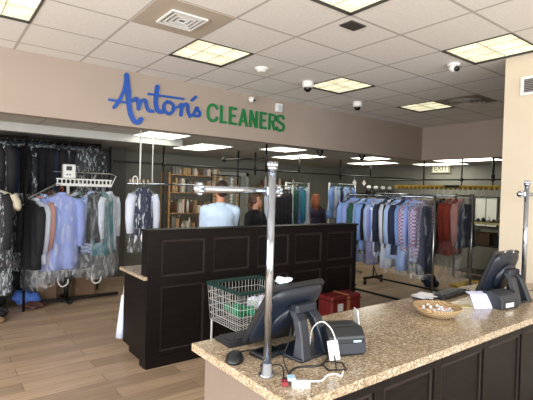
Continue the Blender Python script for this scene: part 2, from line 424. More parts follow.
# exit sign
t = thing('exit_sign', 'exit sign with dim tan face on the rear right wall', 'sign', (9.8, 5.85, 2.36))
b = MB(); b.box(-.06, 0, -.24, .24, -.11, .11, .01); b.build('housing', mat('exit_sign_housing', 'a6a184', .5), t)
def flat_text(s, size, loc, rot, m, parent, ext=.002, name='lettering'):
    cu = bpy.data.curves.new('tmp', 'FONT'); cu.body = s; cu.size = size; cu.extrude = ext; cu.align_x = 'CENTER'; cu.align_y = 'CENTER'; cu.offset = size*.02
    o = bpy.data.objects.new('tmp', cu); COL.objects.link(o); dg = bpy.context.evaluated_depsgraph_get()
    me = bpy.data.meshes.new_from_object(o.evaluated_get(dg)); bpy.data.objects.remove(o)
    me.materials.clear(); me.materials.append(m); q = bpy.data.objects.new(name, me); COL.objects.link(q); q.location = loc; q.rotation_euler = rot
    if parent: q.parent = parent
    return q
b = MB(); b.box(-.063, -.06, -.2, .2, -.085, .085); b.build('face', exit_glow, t)
flat_text('EXIT', .17, (-.066, 0, 0), (PI/2, 0, -PI/2), mat('exit_letters', '8a8468', .5), t)

# ------------------------------------------------------------------ lettering on the fascia
def ribbon(b, pts, w, y0, y1, sm=True, cap=True):
    P = [Vector((p[0], p[1])) for p in pts]
    if sm and len(P) > 2:
        P = [Vector((q.x, q.y)) for q in catmull([(p.x, p.y, 0) for p in P], 5)]
    L = []; R = []
    for i, p in enumerate(P):
        a = P[max(i-1, 0)]; c = P[min(i+1, len(P)-1)]; t = (c-a).normalized(); n = Vector((-t.y, t.x))*w/2
        L.append(p+n); R.append(p-n)
    for i in range(len(P)-1):
        b.prism([tuple(L[i]), tuple(L[i+1]), tuple(R[i+1]), tuple(R[i])], 1, y0, y1)
    if cap:
        for p in (P[0], P[-1]):
            b.prism([(p.x+w/2*math.cos(2*PI*k/14), p.y+w/2*math.sin(2*PI*k/14)) for k in range(14)], 1, y0+.0005, y1)
sign = thing('wall_sign', 'raised lettering on the beige fascia, blue script Anton\'s beside green CLEANERS', 'sign', (0, 4.93, 0))
SC = {'A': [([(1.591, 2.566), (1.649, 2.66), (1.701, 2.786), (1.722, 2.945)], .036), ([(1.722, 2.945), (1.733, 2.865), (1.744, 2.775), (1.752, 2.666), (1.772, 2.54), (1.816, 2.449), (1.866, 2.431), (1.903, 2.473)], .054), ([(1.536, 2.643), (1.622, 2.641), (1.714, 2.638)], .024)],
 'n': [([(1.807, 2.674), (1.838, 2.701), (1.864, 2.664), (1.87, 2.59)], .042), ([(1.87, 2.594), (1.887, 2.658), (1.922, 2.695), (1.955, 2.687), (1.966, 2.632), (1.993, 2.585), (2.043, 2.584)], .038)],
 't': [([(2.092, 2.879), (2.082, 2.792), (2.077, 2.676), (2.107, 2.6), (2.155, 2.591)], .050), ([(1.986, 2.777), (2.191, 2.78), (2.434, 2.786)], .024)],
 'o': [([(2.217, 2.721), (2.181, 2.678), (2.188, 2.615), (2.242, 2.579), (2.296, 2.621), (2.304, 2.681), (2.262, 2.718), (2.217, 2.721)], .036), ([(2.292, 2.649), (2.349, 2.672), (2.39, 2.705)], .028)],
 'n2': [([(2.401, 2.714), (2.408, 2.65), (2.403, 2.585)], .040), ([(2.405, 2.645), (2.431, 2.706), (2.47, 2.73), (2.494, 2.708), (2.502, 2.631), (2.532, 2.587)], .036)],
 'ap': [([(2.549, 2.788), (2.574, 2.814), (2.6, 2.836)], .034)],
 's': [([(2.525, 2.583), (2.571, 2.614), (2.599, 2.665), (2.616, 2.705), (2.64, 2.676), (2.667, 2.638), (2.65, 2.606), (2.606, 2.602)], .034)]}
for k, st in SC.items():
    b = MB()
    for q, (p, w) in enumerate(st): ribbon(b, p, w, -.022-.001*q, 0)
    b.build('apostrophe' if k == 'ap' else 'script_letter', blue_sign, sign)
T0, T1 = 2.567, 2.772
CL = {'C': [([(2.918, 2.722), (2.9, 2.757), (2.85, 2.775), (2.801, 2.75), (2.783, 2.699), (2.783, 2.642), (2.802, 2.59), (2.85, 2.568), (2.9, 2.588), (2.92, 2.628)], .034, 1)],
 'L': [([(2.98, 2.787), (2.98, 2.555)], .036, 0), ([(2.962, 2.571), (3.066, 2.571)], .030, 0)],
 'E': [([(3.116, 2.787), (3.116, 2.555)], .036, 0), ([(3.1, 2.772), (3.218, 2.772)], .030, 0), ([(3.1, 2.674), (3.2, 2.674)], .028, 0), ([(3.1, 2.57), (3.224, 2.57)], .030, 0)],
 'A': [([(3.329, 2.787), (3.268, 2.555)], .034, 0), ([(3.325, 2.787), (3.389, 2.555)], .034, 0), ([(3.288, 2.622), (3.373, 2.622)], .024, 0)],
 'N': [([(3.447, 2.787), (3.447, 2.555)], .034, 0), ([(3.449, 2.78), (3.545, 2.562)], .036, 0), ([(3.55, 2.787), (3.55, 2.555)], .034, 0)],
 'E2': [([(3.624, 2.787), (3.624, 2.555)], .036, 0), ([(3.61, 2.772), (3.72, 2.772)], .030, 0), ([(3.61, 2.674), (3.705, 2.674)], .028, 0), ([(3.61, 2.57), (3.724, 2.57)], .030, 0)],
 'R': [([(3.776, 2.787), (3.776, 2.555)], .034, 0), ([(3.765, 2.772), (3.83, 2.772), (3.868, 2.757), (3.874, 2.72), (3.86, 2.688), (3.825, 2.674), (3.765, 2.672)], .028, 1), ([(3.825, 2.68), (3.872, 2.555)], .034, 0)],
 'S': [([(4.035, 2.73), (4.015, 2.765), (3.968, 2.776), (3.92, 2.752), (3.925, 2.7), (3.975, 2.675), (4.025, 2.65), (4.035, 2.6), (3.99, 2.567), (3.935, 2.57), (3.905, 2.612)], .033, 1)]}
for k, st in CL.items():
    b = MB()
    for q, (p, w, s_) in enumerate(st): ribbon(b, p, w, -.022-.001*q, 0, bool(s_), False)
    b.build('block_letter', green_sign, sign)

# ------------------------------------------------------------------ panelled cabinetry
def framed_y(cols, rows, x0, x1, z0, z1, y, d=.02):
    """frame boards (stiles, rails) proud of a back panel; faces -Y. Returns frame builder + moulding builder."""
    b = MB(); mo = MB(); xs_ = [x0]+[v for c in cols for v in c]+[x1]
    for k in range(0, len(xs_), 2): b.box(xs_[k], xs_[k+1], y, y+d, z0, z1, .002)
    zs = [z0]+[v for r in rows for v in r]+[z1]
    for c in cols:
        for k in range(0, len(zs), 2): b.box(c[0], c[1], y, y+d, zs[k], zs[k+1], .002)
        for r in rows:
            w = .022
            for (u0, u1, v0, v1) in ((c[0], c[1], r[0], r[0]+w), (c[0], c[1], r[1]-w, r[1]), (c[0], c[0]+w, r[0]+w, r[1]-w), (c[1]-w, c[1], r[0]+w, r[1]-w)):
                mo.box(u0, u1, y+d*.55, y+d, v0, v1, .003)
    return b, mo
part = thing('reception_partition', 'tall espresso panelled partition desk in the middle of the shop', 'partition', (0, 0, 0))
pc = [(1.71, 2.18), (2.272, 2.725), (2.825, 3.28), (3.37, 3.81), (3.90, 4.375)]
b, mo = framed_y(pc, [(.13, .755), (.84, 1.195)], 1.57, 4.44, .02, 1.27, 3.83)
b.build('panel_frame', espresso, part); mo.build('moulding', mat('espresso_moulding', '2e2826', .3), part)
b = MB(); b.box(1.57, 4.44, 3.85, 3.97, 0, 1.27); b.build('core_panel', espresso, part)
b = MB(); b.box(1.56, 4.45, 3.81, 3.985, 1.27, 1.292, .004); b.build('top_cap', espresso, part)
b = MB(); b.box(1.57, 4.44, 3.97, 4.42, .1, .83); b.box(1.62, 4.4, 3.97, 4.38, 0, .1); b.box(1.575, 4.44, 3.818, 3.83, 0, .095, .002); b.build('desk_body', espresso, part)
tag(one(lambda b: b.box(1.535, 4.45, 3.986, 4.47, .83, .862, .004), 'granite_worktop', granite), 'speckled granite worktop behind the espresso partition', 'worktop')
tag(one(lambda b: b.box(1.535, 1.57, 3.81, 3.985, .83, .862, .004), 'granite_worktop_edge', granite), 'end strip of granite worktop wrapping the left end of the partition', 'worktop')

cnt = thing('front_counter', 'espresso panelled customer counter in the foreground', 'counter', (0, 0, 0))
cc = [(1.20, 1.56), (1.63, 2.035), (2.10, 2.545), (2.61, 3.045), (3.11, 3.55), (3.615, 4.05)]
b, mo = framed_y(cc, [(.12, .80)], 1.10, 4.32, .02, .87, 1.215)
b.build('panel_frame', espresso, cnt); mo.build('moulding', MATS['espresso_moulding'], cnt)
b = MB(); b.box(1.10, 4.32, 1.235, 1.87, 0, .87); b.build('counter_body', espresso, cnt)
b = MB(); b.box(1.085, 1.10, 1.205, 1.885, 0, .87, .002); b.build('end_panel', taupe, cnt)
tag(one(lambda b: b.box(1.03, 4.32, 1.165, 1.93, .87, .91, .005), 'granite_countertop', granite), 'glossy speckled granite top of the front counter', 'countertop')

# ------------------------------------------------------------------ chrome posts
def post(x, y, h, x0, x1, zb, label):
    t = thing('chrome_post', label, 'post', (x, y, .91), 0, 'chrome posts on the counter')
    b = MB(); b.lathe([(.034, 0), (.034, .005), (.026, .010), (.021, .05), (.0175, .052)], 28); b.build('flange', chrome, t, True)
    b = MB(); b.tube([(0, 0, .03), (0, 0, h)], .0165, 24); b.build('pole', chrome, t, True)
    b = MB()
    for k in range(8):
        a = 2*PI*k/8; b.ell((.016*math.cos(a), .016*math.sin(a), h+.004), (.008, .008, .014), 8)
    b.lathe([(.018, h-.02), (.022, h-.015), (.022, h-.008), (.018, h), (.006, h+.012)], 24); b.build('finial', chrome, t, True)
    b = MB(); b.tube([(x0-x, .03, zb), (x1-x, .03, zb)], .0135, 20); b.build('crossbar', chrome, t, True)
    for xe in (x0-x, x1-x):
        b = MB(); b.ell((xe, .03, zb), (.024, .024, .024), 16)
        for k in range(7):
            a = 2*PI*k/7; b.ell((xe, .03-.008+.018*math.cos(a), zb+.018*math.sin(a)), (.012, .009, .009), 8)
        b.build('knob', chrome, t, True)
    b = MB(); b.box(-.02, .02, .0, .035, zb-.02, zb+.02, .006); b.build('clamp', chrome, t)
    return t
post(1.112, 1.42, .87, .79, 1.165, .765, 'left chrome post with a crossbar, standing beside the black till monitor')
post(3.545, 1.42, .885, 3.505, 4.2, .80, 'right chrome post in front of the cream pillar wall')

# ------------------------------------------------------------------ till monitors
def till(loc, rz, label, loop=False, W=.36, ang=33, y0=.17, H=.355):
    t = thing('till_monitor', label, 'monitor', loc, rz, 'till monitors')
    # display faces +Y (staff side), leaning back toward -Y
    lean = math.radians(ang)
    M = Matrix.Translation((0, y0, .022)) @ Matrix.Rotation(lean, 4, 'X')
    b = MB(); b.box(-W/2, W/2, -.018, .016, 0, H, .008, M); b.build('bezel', blkplas, t)
    b = MB(); b.box(-W/2+.02, W/2-.02, .0155, .018, .025, H-.025, 0, M); b.build('screen', screen_m, t)
    b = MB()
    rings = []
    for (y, s_, dz) in ((-.016, 1, 0), (-.03, .97, 0), (-.045, .84, .004), (-.055, .62, .012), (-.058, .3, .02)):
        ring = []
        for k in range(28):
            a = 2*PI*k/28; c, s2 = math.cos(a), math.sin(a); e = .32
            ring.append(M @ Vector((W/2*s_*math.copysign(abs(c)**e, c), y, H/2+dz+H/2*s_*math.copysign(abs(s2)**e, s2))))
        rings.append(ring)
    b.loft(rings); b.build('back_shell', navyplas, t, True)
    b = MB()
    b.loft([[M @ Vector((.125*math.cos(2*PI*k/24), y, H*.5+.11*math.sin(2*PI*k/24))) for k in range(24)] for y in (-.05, -.068, -.074)]); b.build('mount_boss', navyplas, t, True)
    # A-shaped stand with a cut-out between two legs
    for sx in (-1, 1):
        b = MB()
        Pt = [(sx*.045, -.045, .21), (sx*.05, -.085, .17), (sx*.062, -.115, .09), (sx*.078, -.13, .0)]
        R_ = []
        for i, p in enumerate(Pt):
            w, dpt = (.028, .022) if i < 3 else (.03, .035)
            R_.append([(p[0]-w, p[1]-dpt, p[2]), (p[0]+w, p[1]-dpt, p[2]), (p[0]+w, p[1]+dpt, p[2]), (p[0]-w, p[1]+dpt, p[2])])
        b.loft(R_); o = b.build('stand_leg', greyplas if loop else navyplas, t)
        bv = o.modifiers.new('b', 'BEVEL'); bv.width = .006; bv.segments = 2
    b = MB(); b.box(-.07, .07, -.085, -.03, .19, .235, .01); b.build('stand_bridge', navyplas, t)
    b = MB(); b.box(-.12, .12, -.16, .05, 0, .014, .005); b.build('base_plate', navyplas, t)
    if loop:
        b = MB(); b.tube([M @ Vector(p) for p in ((-.06, -.02, H-.005), (-.06, -.02, H+.015), (.0, -.02, H+.022), (.06, -.02, H+.015), (.06, -.02, H-.005))], .006, 8, smooth=4); b.build('handle', chrome, t, True)
    return t
till((1.415, 1.60, .91), math.radians(5), 'left till monitor, dark blue-black back towards us, beside the chrome post', W=.37)
till((3.47, 1.53, .91), math.radians(-4), 'right till monitor on grey base in front of the cream pillar wall', True, .34, 22, .123, .365)

def keyboard(loc, rz, label, L=.40):
    t = thing('keyboard', label, 'keyboard', loc, rz, 'till keyboards')
    b = MB(); b.prism([(-.075, 0), (.075, 0), (.075, .014), (-.075, .028)], 0, -L/2, L/2); o = b.build('case', blkplas, t)
    b = MB()
    for i in range(int(L/.024)-1):
        for j in range(5):
            x = -L/2+.02+i*.024; y = -.055+j*.025; z = .021-(y)*.093
            b.box(x, x+.019, y, y+.02, z-.002, z+.006, 0)
    b.build('keys', greyplas, t)
keyboard((1.35, 1.83, .91), math.radians(-2), 'black keyboard at the left end, under the left till monitor', .40)
keyboard((3.20, 1.82, .91), math.radians(4), 'black keyboard left of the right till monitor', .42)

t = thing('computer_mouse', 'black mouse on the granite, left of the chrome post', 'mouse', (1.09, 1.63, .91), math.radians(-40))
b = MB(); g = b.ell((0, 0, .0), (.042, .07, .04), 20)
for v in g: v.co.z = max(v.co.z, 0)
b.build('shell', blkplas, t, True)
b = MB(); b.tube([(0, .05, .012), (.02, .09, .006), (.10, .12, .006), (.16, .08, .006)], .003, 6, smooth=5); b.build('cord', blkplas, t, True)

t = thing('signature_pad', 'black pad lying behind the chrome post, right of the mouse', 'pad', (1.25, 1.60, .91), .1)
b = MB(); b.box(-.07, .07, -.05, .05, 0, .022, .006); b.build('case', blkplas, t)
b = MB(); b.box(-.05, .05, -.03, .03, .022, .0235); b.build('screen', screen_m, t)

# receipt printer
t = thing('receipt_printer', 'black receipt printer on the counter right of the left till monitor', 'printer', (1.585, 1.455, .91), math.radians(-22))
b = MB(); b.prism([(-.085, 0), (.085, 0), (.085, .10), (.06, .128), (-.05, .128), (-.085, .09)], 0, -.095, .095); o = b.build('body', blkplas, t)
bv = o.modifiers.new('b', 'BEVEL'); bv.width = .008; bv.segments = 3
b = MB(); b.box(-.097, .097, -.09, -.083, .012, .06, .002); b.build('front_panel', greyplas, t)
b = MB(); b.box(-.07, .07, -.03, -.024, .1275, .1305); b.build('paper_slot', greyplas, t)
b = MB(); b.box(.03, .07, -.0905, -.089, .065, .075); b.build('status_label', bluep, t)
# white card behind printer
t = thing('card_stand', 'white and pale blue upright card right of the receipt printer', 'card stand', (1.83, 1.545, .91), math.radians(55))
b = MB(); b.box(-.04, .04, -.003, .003, 0, .145, .001, Matrix.Rotation(-.12, 4, 'X')); b.build('card', paper_m, t)
b = MB(); b.box(-.03, .03, -.0045, -.003, .07, .13, 0, Matrix.Rotation(-.12, 4, 'X')); b.build('printed_patch', bluep, t)
b = MB(); b.box(-.04, .04, 0, .05, 0, .004); b.build('foot', paper_m, t)

# card reader on a wire stand
t = thing('card_reader', 'white card reader propped on a black wire stand with cable', 'card reader', (1.41, 1.325, .91), math.radians(-30))
M = Matrix.Translation((0, 0, .065)) @ Matrix.Rotation(-.25, 4, 'X') @ Matrix.Rotation(-.12, 4, 'Y')
b = MB(); b.box(-.024, .024, -.007, .007, -.035, .05, .005, M); b.build('reader_body', white_m, t)
b = MB(); b.box(-.017, .017, -.0085, -.007, .0, .04, 0, M); b.build('reader_label', bluep, t)
b = MB(); b.tube([(-.045, .03, .004), (-.035, -.045, .004), (.045, -.045, .004), (.05, .03, .004), (0, .055, .004)], .0035, 8, closed=True); b.tube([(0, -.045, .004), (0, -.02, .04), (0, .012, .075), (0, .02, .13)], .0035, 8); b.build('wire_stand', blkmetal, t)
b = MB(); b.tube([(.01, .01, .11), (.0, .05, .15), (-.03, .10, .17), (-.06, .16, .12), (-.06, .2, .03)], .0032, 8, smooth=6); b.build('cable', white_m, t, True)

t = thing('cable_adapter', 'white wedge adapter with cables near the front edge of the counter', 'adapter', (1.165, 1.27, .91), math.radians(-35))
b = MB(); b.prism([(-.03, 0), (.03, 0), (.03, .012), (-.03, .03)], 0, -.035, .035); o = b.build('shell', white_m, t)
b = MB(); b.box(-.052, -.02, -.02, .02, .022, .034, .003); b.build('pale_blue_plug', bluep, t)
b = MB(); b.box(-.075, -.05, -.025, -.01, .004, .02, .002); b.box(-.075, -.05, -.004, .008, .004, .02, .002); b.build('red_plug', mat('red_plug', '7c1f2a', .5), t)
b = MB(); b.box(-.072, -.05, .012, .026, .004, .02, .002); b.build('black_plug', blkplas, t)
b = MB(); b.tube([(.035, 0, .015), (.09, .03, .005), (.12, .08, .004), (.16, .10, .004), (.18, .08, .004), (.2, .13, .004)], .004, 8, smooth=6); b.build('cable', white_m, t, True)
def cable(pts, r, m, label, cat='cable'):
    return tag(one(lambda b: b.tube(pts, r, 8, smooth=6), 'power_cable', m, None, True), label, cat, 'cables on the counter')
z = .915
cable([(1.13, 1.33, .925), (1.17, 1.40, z+.03), (1.14, 1.50, z), (1.22, 1.53, z)], .0035, blkplas, 'thin black cable arching from the adapter towards the chrome post')
cable([(1.16, 1.34, .925), (1.26, 1.40, z), (1.36, 1.36, z), (1.45, 1.40, z), (1.52, 1.43, z)], .0045, blkplas, 'thick black cable lying between the adapter and the receipt printer')
cable([(1.18, 1.36, .92), (1.20, 1.42, z+.05), (1.26, 1.46, z+.09), (1.31, 1.5, z+.14)], .003, blkplas, 'black cable rising from the adapter to the left till stand')

# wicker basket with sweets
t = thing('wicker_basket', 'round wicker basket on the granite counter, holding small wrapped sweets', 'basket', (2.585, 1.54, .91))
b = MB(); prof = [(.085, 0), (.105, .008), (.132, .035), (.145, .055), (.141, .057), (.126, .037), (.1, .014), (.0001, .012)]
b.lathe(prof, 40); o = b.build('bowl', wicker, t, True)
b = MB(); b.tube([(.145*math.cos(2*PI*k/40), .145*math.sin(2*PI*k/40), .056+.002*(k % 2)) for k in range(40)], .006, 8, closed=True); b.build('woven_rim', wicker, t, True)
for k in range(16):
    a = k*2.4; r = .018*math.sqrt(k+.5)*1.25
    s = thing('wrapped_sweet', 'small twist-wrapped pink or white sweet in the wicker basket', 'sweet', (2.585+r*math.cos(a), 1.54+r*math.sin(a), .91+.024+.008*(k % 3)), a*1.7, 'sweets in the wicker basket')
    b = MB(); b.ell((0, 0, 0), (.014, .009, .008), 10); b.build('sweet', [white_m, mat('pink_candy', 'd8a0a0', .5), paper_m, mat('tan_candy', 'b98a6a', .5)][k % 4], s, True)
    b = MB()
    b.tube([(-.026, 0, .002), (-.013, 0, 0), (.013, 0, 0), (.026, 0, .002)], [.010, .003, .003, .010], 8)
    b.build('wrapper', paper_m, s)

def sheet(x, y, zz, w, l, rz, label, m=paper_m, h=.0012):
    b = MB(); n = 5; vs = []
    for i in range(n+1):
        for j in range(n+1): vs.append(b.bm.verts.new((-w/2+w*i/n, -l/2+l*j/n, h+.002*math.sin(3*i/n+1.5)*math.sin(2.5*j/n))))
    for i in range(n):
        for j in range(n): b.bm.faces.new((vs[i*(n+1)+j], vs[(i+1)*(n+1)+j], vs[(i+1)*(n+1)+j+1], vs[i*(n+1)+j+1]))
    o = b.build('paper_sheet', m); o.location = (x, y, zz); o.rotation_euler = (0, 0, rz)
    so = o.modifiers.new('s', 'SOLIDIFY'); so.thickness = .0008
    return tag(o, label, 'paper', 'loose papers by the right till')
PL = ['bottom sheet of the small paper pile left of the right keyboard', 'second sheet up in the small paper pile left of the right keyboard', 'third sheet up in the small paper pile left of the right keyboard',
      'fourth sheet up in the small paper pile left of the right keyboard', 'top sheet of the small paper pile left of the right keyboard']
tag(one(lambda b: b.box(2.84, 2.99, 1.78, 1.90, .91, .925, .004), 'receipt_tray', blkplas), 'low black tray under the pile of papers', 'tray')
for k in range(5): sheet(2.905+.012*math.sin(k*2), 1.84+.01*math.cos(k*3), .926+k*.004, .15, .10, .5*math.sin(k*1.7), PL[k])
tag(one(lambda b: b.box(-.05, .05, -.12, .12, 0, .004, .001, Matrix.Translation((2.92, 1.62, .91)) @ Matrix.Rotation(.75, 4, 'Z')), 'cream_envelope', mat('cream_paper', 'cdbf98', .7)), 'cream coloured envelope lying right of the wicker basket', 'envelope')
# folded white sheet leaning on the grey base
b = MB(); b.prism([(0, 0), (.003, 0), (.055, .085), (.105, .095), (.105, .098), (.052, .089)], 0, -.07, .07); o = b.build('folded_paper', mat('lilac_paper', 'c3c8e6', .7)); o.location = (3.02, 1.455, .91); o.rotation_euler = (0, 0, -.45)
tag(o, 'folded pale lilac paper leaning against the grey base of the right till', 'paper')
# grey base unit
t = thing('till_printer', 'charcoal grey printer base with white label beneath the right till monitor', 'printer', (3.19, 1.43, .91), math.radians(-8))
b = MB(); b.prism([(-.085, 0), (.07, 0), (.07, .10), (.02, .115), (-.07, .095), (-.085, .07)], 0, -.10, .10); o = b.build('body', greyplas, t); bv = o.modifiers.new('b', 'BEVEL'); bv.width = .008; bv.segments = 3
b = MB(); b.box(-.06, .03, -.0875, -.085, .015, .045); b.build('label', white_m, t)
# pen cup
t = thing('pen_cup', 'dark pen cup with red pens between the right till and the chrome post', 'pen cup', (3.80, 1.62, .91))
b = MB(); b.lathe([(.03, 0), (.034, .09), (.031, .09), (.028, .005)], 24); b.build('cup', blkplas, t, True)
for k, (dx, dy, m_) in enumerate(((.01, .0, 'b02030'), (-.012, .008, '2b2b30'), (.0, -.012, 'c03a3a'))):
    q = tag(one(lambda b: b.tube([(3.80+dx, 1.62+dy, .918), (3.80+dx*2.4, 1.62+dy*2.4, 1.045)], .0045, 8), 'pen', mat('pen_%s' % m_, m_, .4)), ['red pen leaning right in the dark pen cup', 'black pen in the dark pen cup', 'lighter red pen leaning forward in the dark pen cup'][k], 'pen', 'pens in the cup')
cable([(3.66, 1.50, z), (3.74, 1.46, z+.04), (3.85, 1.42, z+.02), (4.0, 1.5, z), (4.2, 1.6, z)], .003, blkplas, 'black cable curling beside the right chrome post')

# ------------------------------------------------------------------ laundry cart
t = thing('laundry_cart', 'wire laundry cart with dark green rim in front of the partition', 'cart', (2.25, 3.15, 0), 0)
W2, D2, ZT, ZB = .28, .26, .85, .52
b = MB(); b.box(-W2-.012, W2+.012, -D2-.012, -D2+.012, ZT-.022, ZT+.01, .006); b.box(-W2-.012, W2+.012, D2-.012, D2+.012, ZT-.022, ZT+.01, .006)
b.box(-W2-.012, -W2+.012, -D2, D2, ZT-.022, ZT+.01, .006); b.box(W2-.012, W2+.012, -D2, D2, ZT-.022, ZT+.01, .006); b.build('rim', green_rim, t)
b = MB()
k_ = .92
n1, n2 = 15, 14
for i in range(n1+1):
    x = -W2+2*W2*i/n1
    for sy in (-1, 1): b.tube([(x, sy*D2, ZT), (x*k_, sy*D2*k_, ZB)], .0025, 5)
    b.tube([(x*k_, -D2*k_, ZB), (x*k_, D2*k_, ZB)], .0025, 5)
for i in range(n2+1):
    y = -D2+2*D2*i/n2
    for sx in (-1, 1): b.tube([(sx*W2, y, ZT), (sx*W2*k_, y*k_, ZB)], .0025, 5)
for j in range(6):
    f_ = 1-(1-k_)*j/5; zz = ZT-.02-(ZT-.02-ZB)*j/5
    b.tube([(-W2*f_, -D2*f_, zz), (W2*f_, -D2*f_, zz), (W2*f_, D2*f_, zz), (-W2*f_, D2*f_, zz)], .003, 5, closed=True)
b.build('wire_basket', wire_m, t)
for sx in (-1, 1):
    for sy in (-1, 1):
        b = MB(); b.tube([(sx*W2*.88, sy*D2*.88, ZB), (sx*W2*.88, sy*D2*.88, .09)], .010, 10); b.build('leg', wire_m, t)
        b = MB(); b.tube([(sx*W2*.88-.011, sy*D2*.88, .04), (sx*W2*.88+.011, sy*D2*.88, .04)], .04, 18); b.box(sx*W2*.88-.016, sx*W2*.88+.016, sy*D2*.88-.01, sy*D2*.88+.01, .06, .10); b.build('caster', blkplas, t)
b = MB(); b.tube([(-W2*.88, -D2*.88, .16), (W2*.88, -D2*.88, .16), (W2*.88, D2*.88, .16), (-W2*.88, D2*.88, .16)], .008, 8, closed=True); b.build('lower_frame', wire_m, t)

def bake(o, mods, smooth=True):
    dg = bpy.context.evaluated_depsgraph_get(); me = bpy.data.meshes.new_from_object(o.evaluated_get(dg)); old = o.data; o.modifiers.clear(); o.data = me
    if smooth:
        for p in me.polygons: p.use_smooth = True
def cloth_heap(name, label, m, c, r, seed, lumps=8, grp='laundry in the cart', cat='cloth'):
    rnd = random.Random(seed); b = MB()
    for k in range(lumps):
        a = rnd.uniform(0, 2*PI); q = rnd.uniform(0, .7)
        M_ = Matrix.Rotation(rnd.uniform(0, PI), 4, 'Z') @ Matrix.Rotation(rnd.uniform(-.6, .6), 4, 'X')
        b.ell((q*r[0]*math.cos(a), q*r[1]*math.sin(a), rnd.uniform(-.3, .3)*r[2]), (r[0]*rnd.uniform(.25, .5), r[1]*rnd.uniform(.3, .5), r[2]*rnd.uniform(.3, .6)), 12, M_)
    o = b.build(name, m); o.location = c
    rm = o.modifiers.new('r', 'REMESH'); rm.mode = 'VOXEL'; rm.voxel_size = max(r)/16
    tx = bpy.data.textures.new('crumple', 'CLOUDS'); tx.noise_scale = max(r)*.25
    dm = o.modifiers.new('d', 'DISPLACE'); dm.texture = tx; dm.strength = max(r)*.14
    bake(o, 1); return tag(o, label, cat, grp)
cloth_heap('green_cloth_bundle', 'crumpled green cloth at the left of the wire laundry cart', green_cl, (2.13, 3.13, .63), (.13, .19, .09), 3)
cloth_heap('white_cloth_bundle', 'crumpled white and pale blue cloth in the middle of the wire laundry cart', white_cl, (2.36, 3.10, .67), (.12, .17, .13), 5)
cloth_heap('white_cloth', 'small crumpled white cloth lying on top of the left till monitor', white_cl, (1.34, 1.595, 1.252), (.085, .04, .018), 9, 8, None)
tag(one(lambda b: [b.box(2.2+.03*k, 2.225+.03*k, 3.0+.03*k, 3.12+.03*k, .70+.005*k, .702+.005*k, 0, None) for k in range(2)], 'paper_tag', mat('pale_green_paper', 'b8d8c0', .7)), 'pale tags lying on the green cloth in the cart', 'tag')

# red case on floor beside partition
t = thing('red_case', 'dark red case with white label and tan tape, standing beside the partition', 'case', (3.97, 3.66, .0), 0)
b = MB(); b.box(-.25, .25, -.12, .12, .02, .46, .02); b.build('shell', red_m, t)
b = MB(); b.box(-.255, .255, -.125, .125, .40, .412, .002); b.build('lid_seam', mat('deep_red_trim', '431012', .5), t)
b = MB(); b.box(-.16, -.07, -.123, -.12, .28, .37); b.build('label', paper_m, t)
b = MB(); b.box(.0, .05, -.123, -.12, .03, .44); b.box(0, .05, -.12, .12, .46, .463); b.build('tape', mat('tan_tape', 'b07a52', .5), t)
for sx in (-1, 1):
    for sy in (-1, 1):
        b = MB(); b.lathe([(.02, 0), (.022, .024)], 12, (sx*.20, sy*.08, 0)); b.build('foot', blkplas, t)

# ------------------------------------------------------------------ garments
def shirt_ring(z, hw, d, ph, fold, n=28):
    R_ = []
    for k in range(n):
        a = 2*PI*k/n; f_ = 1+fold*math.sin(5*a+ph)+fold*.6*math.sin(9*a+ph*2)
        R_.append((hw*math.cos(a)*(1+fold*.2*math.sin(3*a+ph)), d*math.sin(a)*f_, z))
    return R_
GM = {}
def gmesh(key, fn):
    if key not in GM:
        b = MB(); fn(b); bmesh.ops.recalc_face_normals(b.bm, faces=b.bm.faces); me = bpy.data.meshes.new(key); b.bm.to_mesh(me); b.bm.free()
        me.materials.append(white_m)
        for p in me.polygons: p.use_smooth = True
        GM[key] = me
    return GM[key]
def part_mesh(key, name, fn, m, parent):
    o = bpy.data.objects.new(name, gmesh(key, fn)); COL.objects.link(o); o.parent = parent; setmat(o, m); return o
def body_fn(w, L, flare, ph):
    def f(b):
        Z_ = [(-.075, .05, .03, 0), (-.095, .09, .036, 0), (-.125, .80*w, .042, .02), (-.15, .97*w, .046, .04), (-.20, w, .05, .08), (-.32, .93*w, .055, .15)]
        n = 5
        for k in range(1, n+1): Z_.append((-.32-(L-.32)*k/n, w*(.93+(flare-.93)*k/n), .055+.02*k/n, .15+.2*k/n))
        b.loft([shirt_ring(z_, hw, d_, ph+z_*1.5, fo) for z_, hw, d_, fo in Z_])
    return f
def sleeve_fn(sx, w, sl, ph):
    def f(b):
        P = [(sx*w*.86, 0, -.15), (sx*w*1.05, .0, -.24), (sx*w*1.12, -.01, -.24-sl*.5), (sx*w*1.08, -.02, -.2-sl)]
        b.tube(P, [.062, .065, .055, .045], 12, smooth=0)
    return f
def collar_fn(b):
    b.loft([[(.062*math.cos(2*PI*k/18), .038*math.sin(2*PI*k/18)-.004, z_+.012*math.cos(2*PI*k/18+PI/2)) for k in range(18)] for z_ in (-.10, -.06)], cap=False)
    b.loft([[((.062+q)*math.cos(2*PI*k/18), (.038+q)*math.sin(2*PI*k/18)-.004, z_+.012*math.cos(2*PI*k/18+PI/2)) for k in range(18)] for q, z_ in ((0, -.06), (.014, -.095))], cap=False)
def hanger_fn(b):
    b.tube([(.0, 0, -.055), (.0, 0, -.035), (.012, 0, -.03), (.018, 0, -.012), (.016, 0, .008), (0, 0, .018), (-.016, 0, .008), (-.018, 0, -.004)], .0022, 6, smooth=3)
    b.tube([(0, 0, -.055), (.19, 0, -.135), (-.19, 0, -.135)], .0025, 6, closed=True)
